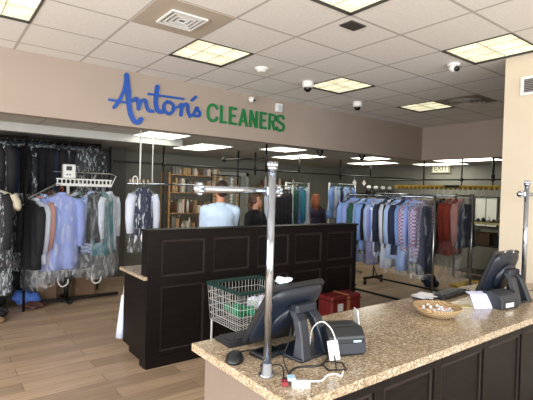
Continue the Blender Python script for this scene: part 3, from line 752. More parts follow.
def bag_fn(w, L, ph):
    def f(b):
        Z_ = [(-.045, .04, .02), (-.07, .10, .05), (-.11, .85*w, .07), (-.15, w*1.06, .085), (-.3, w*1.1, .095), (-.3-(L-.3)*.5, w*1.12, .10), (-L, w*1.16, .11), (-L-.12, w*1.12, .10)]
        b.loft([shirt_ring(z_, hw, d_, ph+z_*4, .12) for z_, hw, d_ in Z_], cap=False)
    return f
def skirt_fn(w, L, ph):
    def f(b):
        Z_ = [(-.13, w*.72, .03, 0), (-.2, w*.8, .035, .05)]+[(-.2-(L-.2)*k/4, w*(.8+.08*k), .04+.008*k, .1+.06*k) for k in range(1, 5)]
        b.loft([shirt_ring(z_, hw, d_, ph+z_, fo) for z_, hw, d_, fo in Z_])
    return f
def garment(kind, m, label, group, loc, rz, L=.75, w=.23, bag=None, sl=.52, bagL=None, flare=1.0, var=0, hang_m=None, cat=None, slm=None):
    nm = {'shirt': 'dress_shirt', 'coat': 'hanging_coat', 'dress': 'hanging_dress', 'suit': 'bagged_suit', 'skirt': 'hanging_trousers'}[kind]
    t = thing(nm, label, cat or {'shirt': 'shirt', 'coat': 'coat', 'dress': 'dress', 'suit': 'suit', 'skirt': 'trousers'}[kind], loc, rz, group)
    if kind == 'skirt': part_mesh('sk%s%s%s' % (w, L, var), 'cloth', skirt_fn(w, L, var), m, t)
    else: part_mesh('bd%s%s%s%s' % (w, L, flare, var), 'body', body_fn(w, L, flare, var*1.3), m, t)
    if kind in ('shirt', 'coat', 'suit'):
        for sx in (-1, 1): part_mesh('sl%s%s%s' % (sx, w, sl), 'sleeve', sleeve_fn(sx, w, sl, 0), slm or m, t)
        part_mesh('col', 'collar', collar_fn, m, t)
    part_mesh('hg', 'hanger', hanger_fn, hang_m or steel, t)
    if bag:
        bl = bagL or L+.08
        part_mesh('bg%s%s%s' % (w, bl, var % 3), 'plastic_cover', bag_fn(w*1.08, bl, (var % 3)*2.1), bag, t)
    return t
def fab(name, h, v=.12): return mat(name, h, .85, var=v, vscale=14, bump=.25, bscale=9, stretch=(1, 1, .3))
F = {'light blue': fab('light_blue_cotton', '7597d2'), 'pale blue': fab('pale_blue_cotton', '99b2dc'), 'white': fab('white_cotton', 'c3cbdc'), 'navy': fab('navy_wool', '1b2440'),
     'black': fab('black_wool', '15161b'), 'lilac': fab('lilac_cotton', '8d8ac6'), 'blue striped': stripe_mat('blue_stripe', '6a8cc8', 'd0dcf0', 9), 'red and blue checked': stripe_mat('check_red', '8a4a5c', '9fb2d8', 40, kind='C'),
     'green': fab('dark_green_cotton', '1f4a3c'), 'grey': fab('grey_wool', '55585e'), 'rust red': fab('rust_cotton', '9a3f33'), 'cream': fab('cream_cotton', 'c6bda8'), 'pink': fab('pink_cotton', 'b98a86'),
     'teal': fab('teal_cotton', '1e6c7a'), 'brown': fab('brown_wool', '4d2f2b'), 'mid blue': fab('mid_blue_cotton', '3f62ac'), 'blue checked': stripe_mat('check_blue', '5f7fc0', 'c6d3ee', 40, kind='C'),
     'periwinkle': fab('periwinkle_cotton', '8696cf', .08), 'tan': fab('tan_wool', '8d7357')}
ORD = ['leftmost', 'second', 'third', 'fourth', 'fifth', 'sixth', 'seventh', 'eighth', 'ninth', 'tenth', 'eleventh', 'twelfth', 'thirteenth', 'fourteenth', 'fifteenth', 'sixteenth', 'seventeenth', 'eighteenth', 'nineteenth', 'twentieth', 'twenty-first', 'twenty-second', 'twenty-third', 'twenty-fourth', 'twenty-fifth', 'twenty-sixth']
KW = {'shirt': 'shirt', 'coat': 'coat', 'dress': 'dress', 'suit': 'suit jacket', 'skirt': 'trousers'}
def nth(k, c, kind, where):
    return ('%s %s %s on hanger, %s %s' % (c, KW[kind], '', ORD[k] if k == 0 else ORD[k]+' from the left', where)).replace('  ', ' ').strip()

def rail_rack(x, y0, y1, zr, label, base=True, zb=0):
    """garment rail along Y at x, two posts, black wheeled base"""
    t = thing('garment_rack', label, 'clothes rack', (x, (y0+y1)/2, 0), 0, 'rolling garment racks')
    h = (y1-y0)/2
    b = MB(); b.tube([(0, -h, zr), (0, h, zr)], .013, 14); b.build('rail', chrome, t, True)
    for s_ in (-1, 1):
        b = MB(); b.tube([(0, s_*h, .14), (0, s_*h, zr+.03)], .016, 14); b.build('post', steel, t, True)
        b = MB(); b.box(-.27, .27, s_*h-.02, s_*h+.02, .10, .14, .004); b.tube([(.1, s_*h, .14), (0, s_*h, .34)], .009, 8); b.build('foot_bar', blkmetal, t)
        for sx in (-1, 1):
            b = MB(); b.tube([(sx*.24, s_*h-.012, .035), (sx*.24, s_*h+.012, .035)], .035, 16); b.box(sx*.24-.01, sx*.24+.01, s_*h-.018, s_*h+.018, .05, .10); b.build('caster', blkplas, t)
    b = MB(); b.box(-.018, .018, -h, h, .105, .135, .003); b.build('base_rail', blkmetal, t)
    return t
rail_rack(5.55, 3.40, 5.02, 1.665, 'front clothes rack of shirts right of the partition')
rail_rack(6.65, 3.43, 5.3, 1.70, 'rear clothes rack with the rust red garment, beside the pillar wall')
seqB = ['navy', 'light blue', 'periwinkle', 'light blue', 'green', 'pale blue', 'black', 'light blue', 'lilac', 'periwinkle', 'pale blue', 'blue striped', 'navy', 'white', 'black', 'light blue', 'pale blue', 'navy', 'light blue', 'red and blue checked', 'periwinkle', 'blue checked', 'red and blue checked', 'navy']
kindB = ['shirt']*23+['skirt']
nB = len(seqB)
for k in range(nB):
    y = 4.95-(4.95-3.52)*k/(nB-1)
    garment(kindB[k], F[seqB[k]], nth(k, seqB[k], kindB[k], 'on the front rack'), 'clothes on the front rack', (5.55+random.uniform(-.01, .01), y, 1.665), random.uniform(-.38, .30), L=(.72, .86, .78, .92, 1.08)[(k*3) % 5], w=(.19, .22, .205)[k % 3], bag=bag_clear if k % 2 == 0 or k > 17 else None, var=k % 4, sl=.5, bagL=1.02 if k > 15 else .95)
seqA = ['light blue', 'white', 'navy', 'lilac', 'white', 'cream', 'cream', 'cream', 'tan', 'black', 'rust red', 'rust red', 'pink', 'navy']
kindA = ['shirt']*8+['coat', 'coat', 'coat', 'coat', 'shirt', 'skirt']
for k in range(len(seqA)):
    y = 4.9-(4.9-3.52)*k/(len(seqA)-1)
    garment(kindA[k], F[seqA[k]], nth(k, seqA[k], kindA[k], 'on the rear rack'), 'clothes on the rear rack', (6.65, y, 1.70), random.uniform(-.15, .15), L=.95 if kindA[k] == 'coat' else .8, w=.22, bag=bag_clear, var=k % 4, bagL=1.25 if k > 9 else 1.0)

# left rack with long white slotted rail
t = thing('garment_rack', 'white slotted garment rail on a single post at the left', 'clothes rack', (1.55, 6.75, 0), 0, 'rolling garment racks')
b = MB(); b.box(-.16, .62, -.02, .02, 1.68, 1.72); b.box(-.16, .62, -.02, .02, 1.77, 1.79)
for k in range(14): b.box(-.15+k*.057, -.135+k*.057, -.015, .015, 1.72, 1.77)
b.build('slotted_rail', white_m, t)
b = MB(); b.tube([(-.16, 0, 1.70), (-.58, -.44, 1.51)], .012, 10); b.tube([(.62, 0, 1.70), (.68, -.02, 1.85), (.60, 0, 1.88), (-.2, 0, 1.88)], .010, 10); b.build('rail_arm', steel, t)
b = MB(); b.tube([(0, 0, .35), (0, 0, 1.68)], .022, 16); b.build('post', white_m, t, True)
b = MB(); b.tube([(0, 0, .05), (0, 0, .36)], .03, 16); b.build('post_sleeve', blkmetal, t, True)
b = MB(); b.box(-.35, .75, -.03, .03, .02, .06, .005); b.box(-.03, .03, -.25, .25, .02, .06, .005); b.lathe([(.07, 0), (.07, .03), (.03, .06)], 20); b.build('base', blkmetal, t)
for sx in (-.12, .34):
    b = MB(); b.tube([(sx, -.06, .42), (sx, -.06, .30), (sx+.05, -.06, .24), (sx+.12, -.06, .27), (sx+.13, -.06, .34)], .010, 10, smooth=4); b.tube([(sx, -.06, .42), (sx, 0, .46), (0, 0, .46)], .01, 8); b.build('hook_arm', white_m, t, True)
t = thing('control_box', 'white control box above the left garment rail', 'control box', (1.54, 6.68, 1.79))
b = MB(); b.box(-.085, .085, -.05, .05, 0, .20, .015); b.build('housing', white_m, t)
b = MB(); b.box(-.045, .03, -.053, -.05, .11, .17); b.build('display', blkplas, t)
b = MB()
for k in range(3): b.lathe([(.006, 0), (.006, .002)], 10, (0, 0, 0))
b.bm.clear(); b.box(-.04, -.02, -.054, -.05, .04, .06); b.box(-.005, .015, -.054, -.05, .04, .06); b.build('button', greyplas, t)

# garments on left rack: (x,y,rz,colour,kind,L,w,...)
LG = [(1.02, 6.50, -.95, 'black', 'shirt', .95, .21), (1.10, 6.55, -1.0, 'white', 'shirt', .92, .21), (1.16, 6.60, -.95, 'pink', 'shirt', .95, .21), (1.23, 6.62, -.9, 'blue striped', 'shirt', .95, .21), (1.29, 6.64, -.85, 'brown', 'coat', 1.0, .22),
      (1.35, 6.66, -.8, 'brown', 'coat', .98, .22), (1.66, 6.70, .6, 'white', 'dress', .85, .17), (1.72, 6.72, .9, 'green', 'shirt', .9, .2), (1.79, 6.72, .8, 'black', 'shirt', .95, .2), (1.85, 6.70, .75, 'blue checked', 'shirt', .95, .2),
      (1.90, 6.62, .15, 'black', 'dress', .8, .17), (2.01, 6.66, .3, 'teal', 'dress', 1.0, .19), (2.07, 6.74, .7, 'mid blue', 'dress', 1.0, .19), (2.13, 6.74, .7, 'white', 'shirt', .95, .2)]
for k, (x, y, rz, c, kd, L_, w_) in enumerate(LG):
    zz = 1.665
    if k < 6: x, y, zz, rz = 1.02+.062*k, 6.37+.065*k, 1.535+.025*k, -1.12+.08*(k % 3)
    garment(kd, F[c], nth(k, c, kd, 'on the left rail'), 'clothes on the left rail', (x, y, zz), rz, L=L_, w=w_-.035*(k < 6), bag=bag_clear if k % 2 or k > 5 else None, var=k % 4, bagL=L_+.22, sl=.55)
garment('coat', F['periwinkle'], 'long periwinkle blue lab coat facing us at the front of the left rail, in plastic', 'clothes on the left rail', (1.395, 6.42, 1.64), .12, L=1.10, w=.235, bag=bag_clear, var=1, sl=.6, bagL=1.12, hang_m=orange_m, flare=1.05)
tag(one(lambda b: b.tube([(1.395, 6.42, 1.654), (1.40, 6.60, 1.69), (1.40, 6.735, 1.70)], .006, 8), 'rail_hook', steel), 'steel hook holding the periwinkle lab coat off the left rail', 'hook')

# navy dress under plastic on the hung rail, nearer
t = thing('hanging_rail', 'chrome rail hung from the rear ceiling behind the partition by two rods', 'rail', (2.2, 5.6, 0))
b = MB(); b.tube([(-.2, 0, 1.735), (.80, 0, 1.742)], .010, 12); b.build('rail', chrome, t, True)
for x, n_ in ((-.03, 1), (.14, 2)):
    b = MB(); b.tube([(x, 0, 1.735), (x, 0, 2.44)], .011 if n_ == 1 else .007, 12); b.build('rod', white_m, t, True)
for k in range(6):
    b = MB(); b.box(-.16+.06*k-.01, -.16+.06*k+.012, -.015, .015, 1.745, 1.79, .004); b.build('clip', mat('tan_clip', 'a8947c', .6), t)
garment('coat', F['navy'], 'navy dress with pale sleeves in plastic, hanging alone left of the wooden shelves', 'garments hung behind the partition', (2.22, 5.6, 1.737), .1, L=.72, w=.17, bag=bag_dark, var=2, bagL=.78, sl=.45, slm=F['white'], hang_m=mat('mint_hanger', '8fd0b4', .5))
tag(one(lambda b: b.tube([(2.08, 5.585, 1.72), (2.07, 5.585, 1.80), (2.10, 5.585, 1.83), (2.13, 5.585, 1.80), (2.13, 5.585, 1.72)], .008, 8, smooth=4), 'white_hook', white_m), 'large white hook above the navy dress', 'hook')

# dark bagged suits packed at the left, hung from a high black rail
t = thing('garment_rack', 'black high garment rail at the far left carrying bagged dark suits', 'clothes rack', (1.2, 7.3, 0), 0, 'rolling garment racks')
for y_ in (0, .45):
    b = MB(); b.tube([(-.55, y_, 2.36), (.95, y_, 2.36)], .014, 12); b.build('rail', blkmetal, t, True)
for x in (-.55, .95):
    b = MB(); b.tube([(x, 0, .0), (x, 0, 2.38)], .016, 12); b.build('post', blkmetal, t, True)
    b = MB(); b.tube([(x, .45, .0), (x, .45, 2.38)], .016, 12); b.build('post', blkmetal, t, True)
    b = MB(); b.tube([(x, 0, 2.36), (x, .45, 2.36)], .012, 10); b.build('end_bar', blkmetal, t, True)
rnd = random.Random(11)
for k in range(13):
    garment('suit', F['black'] if k % 5 else F['navy'], ('black' if k % 5 else 'navy')+' suit in plastic, '+(ORD[k] if k == 0 else ORD[k]+' from the left')+' on the high black rail', 'bagged suits on the high black rail',
            (.72+k*.108, 7.3, 2.36), (.75+rnd.uniform(-.5, .4))*(-1 if k < 6 else 1), L=1.15+.5*(k < 6), w=.26, bag=bag_dark, var=k % 4, sl=.6, bagL=1.3+.5*(k < 6))
for k in range(7):
    garment('suit', F['black'], 'black suit, '+(ORD[k] if k == 0 else ORD[k]+' from the left')+' on the rear bar of the high rail', 'bagged suits on the rear bar', (.8+k*.19, 7.75, 2.36), .5*(-1)**k, L=1.1, w=.24, bag=bag_dark, var=k % 4, sl=.6)
# two long dark bags at far left, nearer
t = thing('garment_rack', 'short black rail at the left edge of the photo', 'clothes rack', (.55, 6.5, 0), 0, 'rolling garment racks')
b = MB(); b.tube([(-.5, 0, 2.30), (.40, 0, 2.30)], .013, 12); b.build('rail', blkmetal, t, True)
b = MB(); b.tube([(-.5, -.45, 1.70), (.12, -.45, 1.70)], .013, 12); b.build('rail', blkmetal, t, True)
for x, y_ in ((-.5, 0), (.42, 0), (-.5, -.45)):
    b = MB(); b.tube([(x, y_, 0), (x, y_, 2.32 if y_ == 0 else 1.72)], .016, 12); b.build('post', blkmetal, t, True)
for k in range(4):
    garment('suit', F['black'], 'long black gown bag, '+(ORD[k] if k == 0 else ORD[k]+' from the left')+' on the short rail at the left edge', 'gown bags on the short rail', (.24+k*.12, 6.5, 2.30), -.7, L=1.75, w=.22, bag=bag_dark, var=k % 4, sl=.6, bagL=1.9)
garment('shirt', F['cream'], 'cream jacket cut by the left edge of the photo', 'clothes at the left edge', (.56, 6.05, 1.70), -.1, L=.3, w=.22, bag=None, sl=.12, var=1)
garment('shirt', F['black'], 'black garment in plastic under the cream jacket at the left edge', 'clothes at the left edge', (.50, 6.05, 1.70), -.3, L=1.05, w=.2, bag=bag_dark, sl=.6, var=2, bagL=1.2)

# things under the left racks
def crate(x, y, w, d_, h, m, name, label, cat='box', z0=0, rz=0, grp='boxes under the left racks'):
    t = thing(name, label, cat, (x, y, z0), rz, grp)
    b = MB(); k = .012
    b.box(-w/2, w/2, -d_/2, d_/2, 0, k); b.box(-w/2, w/2, -d_/2, -d_/2+k, k, h); b.box(-w/2, w/2, d_/2-k, d_/2, k, h); b.box(-w/2, -w/2+k, -d_/2+k, d_/2-k, k, h); b.box(w/2-k, w/2, -d_/2+k, d_/2-k, k, h)
    b.build('box_walls', m, t)
    b = MB()
    b.tube([(-w/2, -d_/2, h-.01), (w/2, -d_/2, h-.01), (w/2, d_/2, h-.01), (-w/2, d_/2, h-.01)], .010, 6, closed=True)
    b.build('rim', m, t); return t
brown_box = mat('brown_card', '6b5340', .8, var=.15)
crate(1.33, 7.05, .26, .22, .34, brown_box, 'cardboard_box', 'brown cardboard box under the left coats, left of the white post')
crate(1.87, 7.08, .28, .22, .30, brown_box, 'cardboard_box', 'brown cardboard box right of the white post foot')
for k, (x, y, r_, m, lb) in enumerate([(1.02, 6.8, (.26, .2, .16), F['mid blue'], 'blue and white laundry bundle under the left coats'), (.62, 6.25, (.24, .2, .09), F['black'], 'black cloth bundle on the floor at the left edge'),
                            (1.0, 7.25, (.42, .22, .36), F['black'], 'dark laundry heap behind the blue bundle'), (.55, 6.7, (.36, .28, .34), F['black'], 'tall dark laundry heap against the left edge'), (1.15, 6.62, (.2, .14, .06), F['brown'], 'dark red cloth on the floor below the left coats')]):
    cloth_heap('laundry_bundle', lb, m, (x, y, r_[2]*.75), r_, 20+k, 9, 'laundry on the floor at the left', 'laundry')
tag(one(lambda b: b.tube([(.50+.16*math.cos(a/10*2*PI)*1.2, 6.12+.09*math.sin(a/10*2*PI), .03) for a in range(10)], .028, 10, closed=True, smooth=2), 'tan_strap_coil', F['tan'], None, True), 'tan looped strap on the floor in the bottom left corner of the clothes area', 'strap')

# garment hem seen left of the partition end
t = thing('hanging_plastic_bag', 'pale cloth hanging down beside the left end of the partition', 'garment bag', (1.60, 4.52, .60))
def hem(b):
    b.loft([[((.02+.05*q)*math.cos(a)*(1), (.02+.03*q)*math.sin(a)*(1+.3*math.sin(4*a+q*4)), -.05-.44*q) for a in [2*PI*k/20 for k in range(20)]] for q in (0, .2, .45, .7, 1)])
one(hem, 'cloth', F['white'], t, True)
b = MB(); b.tube([(0, 0, -.06), (0, -.035, .1), (0, -.045, .235)], .004, 8); b.build('hook', white_m, t)

# white lamp-like curved hose on the worktop end
t = thing('desk_lamp', 'white gooseneck on a round base at the left end of the granite worktop', 'lamp', (1.68, 4.1, .862))
b = MB(); b.lathe([(.05, 0), (.05, .03), (.03, .06)], 20); b.build('base', white_m, t, True)
b = MB(); b.tube([(0, 0, .05), (-.01, 0, .2), (-.06, 0, .32), (-.04, 0, .37), (.03, 0, .37)], .010, 10, smooth=5); b.build('gooseneck', white_m, t, True)

# ------------------------------------------------------------------ pipes and conveyor
def pipe(pts, r, label, name='ceiling_pipe', knobs=()):
    t = thing(name, label, 'pipe', (0, 0, 0), 0, 'overhead pipes')
    b = MB(); b.tube(pts, r, 10); b.build('pipe', pipe_m, t, True)
    for k in knobs:
        b = MB(); b.ell(k, (.04, .04, .04), 10); b.build('clamp', pipe_m, t, True)
    return t
pipe([(2.3, 7.1, 2.10), (9.75, 6.55, 2.10)], .016, 'long dark pipe running the width of the rear room', knobs=[(3.14, 7.04, 2.10), (4.98, 6.9, 2.10), (7.2, 6.74, 2.1)])
pipe([(3.92, 6.35, 2.2), (4.12, 5.42, 2.2)], .014, 'short dark pipe with a ball end below the fascia', knobs=[(3.92, 6.35, 2.2)])
for k, (x, y, z0, lb) in enumerate([(3.14, 7.04, 0, 'dark pipe post from floor to ceiling in front of the wooden shelves'), (4.12, 5.42, 1.98, 'dark drop pipe just left of the chrome post top'), (4.98, 6.9, 2.0, 'dark drop pipe above the woman'),
                          (4.6, 6.93, 1.78, 'dark drop pipe above the man at his right'), (7.2, 6.74, 2.0, 'dark drop pipe left of the middle rear lights'), (8.15, 6.67, 2.1, 'dark drop pipe between the middle rear lights'), (6.05, 6.82, 2.1, 'dark drop pipe right of the chrome post')]):
    pipe([(x, y, z0), (x, y, 2.44)], .017, lb)
pipe([(8.2, 6.3, 2.02), (8.2, 2.6, 2.02)], .016, 'dark pipe above the yellow conveyor rail', knobs=[(8.2, 3.87, 2.02), (8.2, 4.47, 2.02)])
pipe([(8.2, 3.87, 2.02), (8.2, 3.87, 2.44)], .02, 'thick dark drop pipe nearest the pillar wall', knobs=[(8.2, 3.87, 2.08)])
pipe([(8.2, 4.47, 2.02), (8.2, 4.47, 2.44)], .014, 'thin dark drop pipe left of the thick one')
pipe([(8.2, 5.3, 2.02), (8.2, 5.3, 2.44)], .014, 'dark drop pipe at the fascia corner')
t = thing('conveyor_rail', 'yellow overhead conveyor rail at the right rear', 'conveyor', (8.2, 4.4, 1.88))
b = MB(); b.box(-.03, .03, -1.9, 1.6, -.035, .03, .004); b.build('rail', ylw, t)
for k in range(34):
    b = MB(); b.box(-.045, -.03, -1.85+k*.1, -1.80+k*.1, -.06, .0); b.build('carrier_hook', mat('dark_yellow_steel', '6f5a1c', .5, .2), t)
b = MB()
for y in (-.53, .07, .9): b.tube([(0, y, .03), (0, y, .14)], .012, 8)
b.build('hanger_bracket', pipe_m, t)
b = MB(); b.box(-.045, .045, .1, .4, -.02, .034, .004); b.build('dark_joint', blkmetal, t)
# empty hangers hung from conveyor at right
for k in range(14):
    o = bpy.data.objects.new('wire_hanger', gmesh('hg', hanger_fn)); COL.objects.link(o); o.location = (8.155, 3.25+k*.13, 1.80); o.rotation_euler = (0, 0, .3*math.sin(k)); setmat(o, wire_m)
    tag(o, 'empty wire hanger under the yellow conveyor rail', 'hanger', 'empty hangers under the conveyor')

# ------------------------------------------------------------------ rear shelving and stock
def shelf_unit(x0, x1, y, d_, levels, h, m, label, grp=None, name='shelving_unit'):
    t = thing(name, label, 'shelves', ((x0+x1)/2, y, 0), 0, grp); w = (x1-x0)/2
    for sx in (-1, 1):
        for sy in (0, 1):
            b = MB(); b.box(sx*w-.02, sx*w+.02, -d_/2+sy*(d_-.03), -d_/2+sy*(d_-.03)+.03, 0, h); b.build('upright', m, t)
    for z_ in levels:
        b = MB(); b.box(-w+.02, w-.02, -d_/2, d_/2, z_-.02, z_, .002); b.build('shelf', m, t)
    return t
shelf_unit(3.75, 5.05, 8.3, .4, [.35, .85, 1.2, 1.62, 1.98], 2.02, wood_m, 'wooden shelf unit full of small tan items behind the man')
rnd = random.Random(5)
tans = [mat('tan_card', 'a68a66', .8, var=.2), mat('pale_card', 'c9bfae', .8, var=.1), mat('brown_jar', '5b3c26', .5), mat('grey_card', '77736c', .8), mat('amber_bottle', '7b4a20', .3), mat('white_jar', 'd0ccc4', .4)]
SN = {.85: 'lowest visible', 1.2: 'second lowest', 1.62: 'second highest', 1.98: 'top'}
def bottle(x, y, z_, h, r, m, label, grp):
    t = thing('bottle', label, 'bottle', (x, y, z_), 0, grp)
    b = MB(); b.lathe([(r, 0), (r, h*.65), (r*.45, h*.8), (r*.4, h*.9)], 12); b.build('bottle_body', m, t, True)
    b = MB(); b.lathe([(r*.48, h*.9), (r*.48, h)], 10); b.build('cap', tans[rnd.randrange(6)], t)
for z_ in (.85, 1.2, 1.62, 1.98):
    x = 3.83
    while x < 4.95:
        w = rnd.uniform(.04, .10); h = rnd.uniform(.14, .32 if z_ != 1.98 else .16)
        if rnd.random() < .45:
            bottle(x+.035, 8.22, z_, h, .03, tans[rnd.choice((2, 4, 5))], 'small bottle on the %s shelf of the wooden unit' % SN[z_], 'bottles on the %s wooden shelf' % SN[z_]); w = .07
        else:
            o = one(lambda b: (b.box(0, w, 0, .2, 0, h, .004), b.box(w*.2, w*.8, -.002, 0, h*.3, h*.7)), 'carton', tans[rnd.choice((0, 1, 3))]); o.location = (x, 8.13, z_)
            tag(o, 'small carton on the %s shelf of the wooden unit' % SN[z_], 'carton', 'cartons on the %s wooden shelf' % SN[z_])
        x += w+.008
# spools/garlands of beads hung beside shelves
t = thing('spool_rack', 'hanging strands of brown and white spools right of the wooden shelves', 'spool rack', (4.95, 7.9, 0))
b = MB(); b.tube([(-.35, 0, 2.0), (.35, 0, 2.0)], .012, 8); b.tube([(-.35, 0, 0), (-.35, 0, 2.0)], .012, 8); b.tube([(.35, 0, 0), (.35, 0, 2.0)], .012, 8); b.build('frame', pipe_m, t)
for q in range(5):
    b = MB(); pr = [(.004, 2.0)]
    for k in range(15):
        z_ = 1.95-k*.07; pr += [(.01, z_), (.036, z_-.014), (.038, z_-.04), (.01, z_-.058)]
    b.lathe(pr, 12, (-.28+q*.14, 0, 0)); b.build('spool_strand', tans[(0, 1, 3, 5, 0)[q]], t, True)
# bottles shelf above woman
shelf_unit(6.45, 7.75, 8.8, .3, [.4, .9, 1.35, 1.80], 1.84, wood_m, 'wood shelf with a row of small bottles on top, above the woman')
for k in range(11):
    bottle(6.53+k*.115, 8.75, 1.80, rnd.uniform(.16, .27), .038, tans[rnd.choice((0, 1, 2, 4, 5))], 'bottle in the row on the shelf above the woman', 'bottles above the woman')
# grey hanging curtain of dark garments right of chrome post
for k in range(4):
    garment('coat', F['black'], ['leftmost', 'second', 'third', 'rightmost'][k]+' dark coat hanging right of the chrome post near the woman', 'dark coats near the woman', (4.86+.09*k, 6.05, 1.79), .9, L=.95, w=.2, bag=bag_dark if k % 2 else None, var=k, sl=.6)
def rear_rack(x0, x1, y, zr, label):
    t = thing('garment_rack', label, 'clothes rack', ((x0+x1)/2, y, 0), 0, 'rear white-post racks'); w = (x1-x0)/2
    b = MB(); b.tube([(-w, 0, zr), (w, 0, zr)], .012, 12); b.build('rail', steel, t, True)
    for s_ in (-1, 1):
        b = MB(); b.tube([(s_*w, 0, .06), (s_*w, 0, zr+.02)], .017, 12); b.build('post', white_m, t, True)
        b = MB(); b.box(s_*w-.02, s_*w+.02, -.25, .25, .03, .06, .004); b.lathe([(.02, 0), (.02, .03)], 10, (s_*w, -.22, 0)); b.lathe([(.02, 0), (.02, .03)], 10, (s_*w, .22, 0)); b.build('foot_bar', steel, t)
rear_rack(4.75, 5.22, 6.05, 1.79, 'short rail carrying the dark coats near the woman')
rear_rack(5.27, 5.85, 6.3, 1.855, 'rear rack of long bagged clothes left of the red-haired person')
rear_rack(6.42, 7.2, 6.3, 1.88, 'rear rack of blue shirts on green hangers right of the red-haired person')
rc = ['white', 'light blue', 'green', 'mid blue', 'teal', 'white']
green_h = mat('green_hanger', '2f8a5c', .5)
for k, c in enumerate(rc):
    garment('dress' if k % 2 else 'shirt', F[c], '%s garment, %s on the rack left of the red-haired person' % (c, ORD[k] if k == 0 else ORD[k]+' from the left'), 'rear rack, left', (5.33+k*.092, 6.3, 1.855), .85, L=1.0, w=.2, bag=bag_clear, var=k % 4, hang_m=green_h, bagL=1.1)
rc2 = ['light blue', 'white', 'pale blue', 'navy', 'pale blue', 'light blue', 'grey', 'mid blue']
for k, c in enumerate(rc2):
    garment('shirt', F[c], '%s shirt, %s on the rack right of the red-haired person' % (c, ORD[k] if k == 0 else ORD[k]+' from the left'), 'rear rack, right', (6.5+k*.09, 6.3, 1.88), .7, L=.7, w=.2, bag=bag_clear if k % 2 else None, var=k % 4, hang_m=green_h, sl=.3)
# white tags hanging from the long pipe
for k, x in enumerate((7.62, 7.95)):
    o = one(lambda b: (b.box(-.05, .05, -.004, .004, -.05, .05, .001, Matrix.Rotation(PI/4, 4, 'Y')), b.tube([(0, 0, .06), (0, 0, .147)], .003, 6)), 'hanging_tag', white_m)
    o.location = (x, 6.55+.14, 1.945); tag(o, ['left', 'right'][k]+' white diamond tag hanging below the pipe above the clothes racks', 'tag', 'white tags')
# black shelf with round white lamps at rear
shelf_unit(8.45, 9.75, 7.2, .4, [.5, 1.05, 1.45, 1.72], 1.76, blkmetal, 'black shelf with white-topped jars behind the clothes racks')
for k in range(4):
    t = thing('jar', ['leftmost', 'second from left', 'third from left', 'rightmost'][k]+' white-topped jar on the black rear shelf', 'jar', (8.62+k*.28, 7.1, 1.72), 0, 'white-topped jars')
    b = MB(); b.lathe([(.055, 0), (.06, .05), (.05, .1)], 16); b.build('jar_body', blkplas, t, True)
    b = MB(); b.ell((0, 0, .14), (.06, .06, .05), 14); b.build('white_top', white_m, t, True)
for k in range(6):
    o = one(lambda b: (b.box(-.1, .1, -.12, .12, 0, .16, .006), b.box(-.06, .06, -.122, -.12, .05, .11)), 'carton', tans[k % 4]); o.location = (8.6+.2*k+.02, 7.2, 1.45 if k < 3 else 1.05)
    if k >= 3: o.location.x -= .3
    tag(o, ['left carton', 'middle carton', 'right carton'][k % 3]+' on the '+('upper' if k < 3 else 'lower')+' inner board of the black rear shelf', 'carton', 'cartons on the black shelf')
# far right shelving with window
t = bpy.data.objects.new('window_3', None); COL.objects.link(t); t['kind'] = 'structure'; t.location = (9.8, 4.75, 0)
wn = emis('daylit_pane', 'c4c4b4', .30)
b = MB(); b.box(-.012, -.002, -.24, .24, 1.05, 1.68); b.build('pane', wn, t)
b = MB()
for y_ in (-.27, .24): b.box(-.03, -.001, y_, y_+.03, 1.02, 1.71)
b.box(-.03, -.001, -.24, .24, 1.68, 1.71); b.box(-.03, -.001, -.24, .24, 1.02, 1.05); b.box(-.02, -.012, -.006, .006, 1.05, 1.68); b.build('window_frame', mat('dark_window_frame', '3b3a35', .6), t)
t = shelf_unit(8.75, 9.35, 4.35, 1.1, [.15, .72, 1.20], 1.75, mat('dark_shelf_steel', '33332f', .5, .3), 'dark steel shelf under the small window at the right rear')
tag(one(lambda b: b.box(8.70, 8.73, 3.8, 4.9, 1.15, 1.19, .003), 'shelf_price_strip', mat('yellowish_strip', 'b8ab6c', .6)), 'yellowish edge strip along the dark steel shelf', 'shelf strip')
rnd = random.Random(8)
for k in range(9):
    y_ = 3.92+k*.105; h = rnd.uniform(.06, .2)
    bottle(8.85, y_, 1.20, h, .035, [blkplas, greyplas, tans[2], white_m][k % 4], ['dark', 'charcoal', 'brown', 'white'][k % 4]+' bottle, '+(['nearest', 'second nearest', 'third nearest', 'fourth nearest', 'middle', 'fourth farthest', 'third farthest', 'second farthest', 'farthest'][k])+' on the dark steel shelf', 'bottles on the steel shelf')
for k in range(3):
    crate(9.05, 4.0+k*.36, .34, .28, .2+.05*k, [greyplas, brown_box, offw][k], 'storage_box', ['charcoal', 'brown', 'off-white'][k]+' storage box on the middle board of the dark steel shelf', z0=.72, grp='boxes on the steel shelf')
shelf_unit(8.75, 9.3, 2.95, .9, [.4, 1.0, 1.5], 1.9, MATS['dark_shelf_steel'], 'second dark shelf farther right, cut off by the pillar wall')
for k in range(3): crate(9.0, 2.7+.28*k, .3, .22, .22, [offw, bluep, offw][k], 'storage_box', ['nearest pale', 'pale blue', 'farthest pale'][k]+' box on the second dark shelf beside the pillar', z0=1.0, grp='boxes on the second dark shelf')
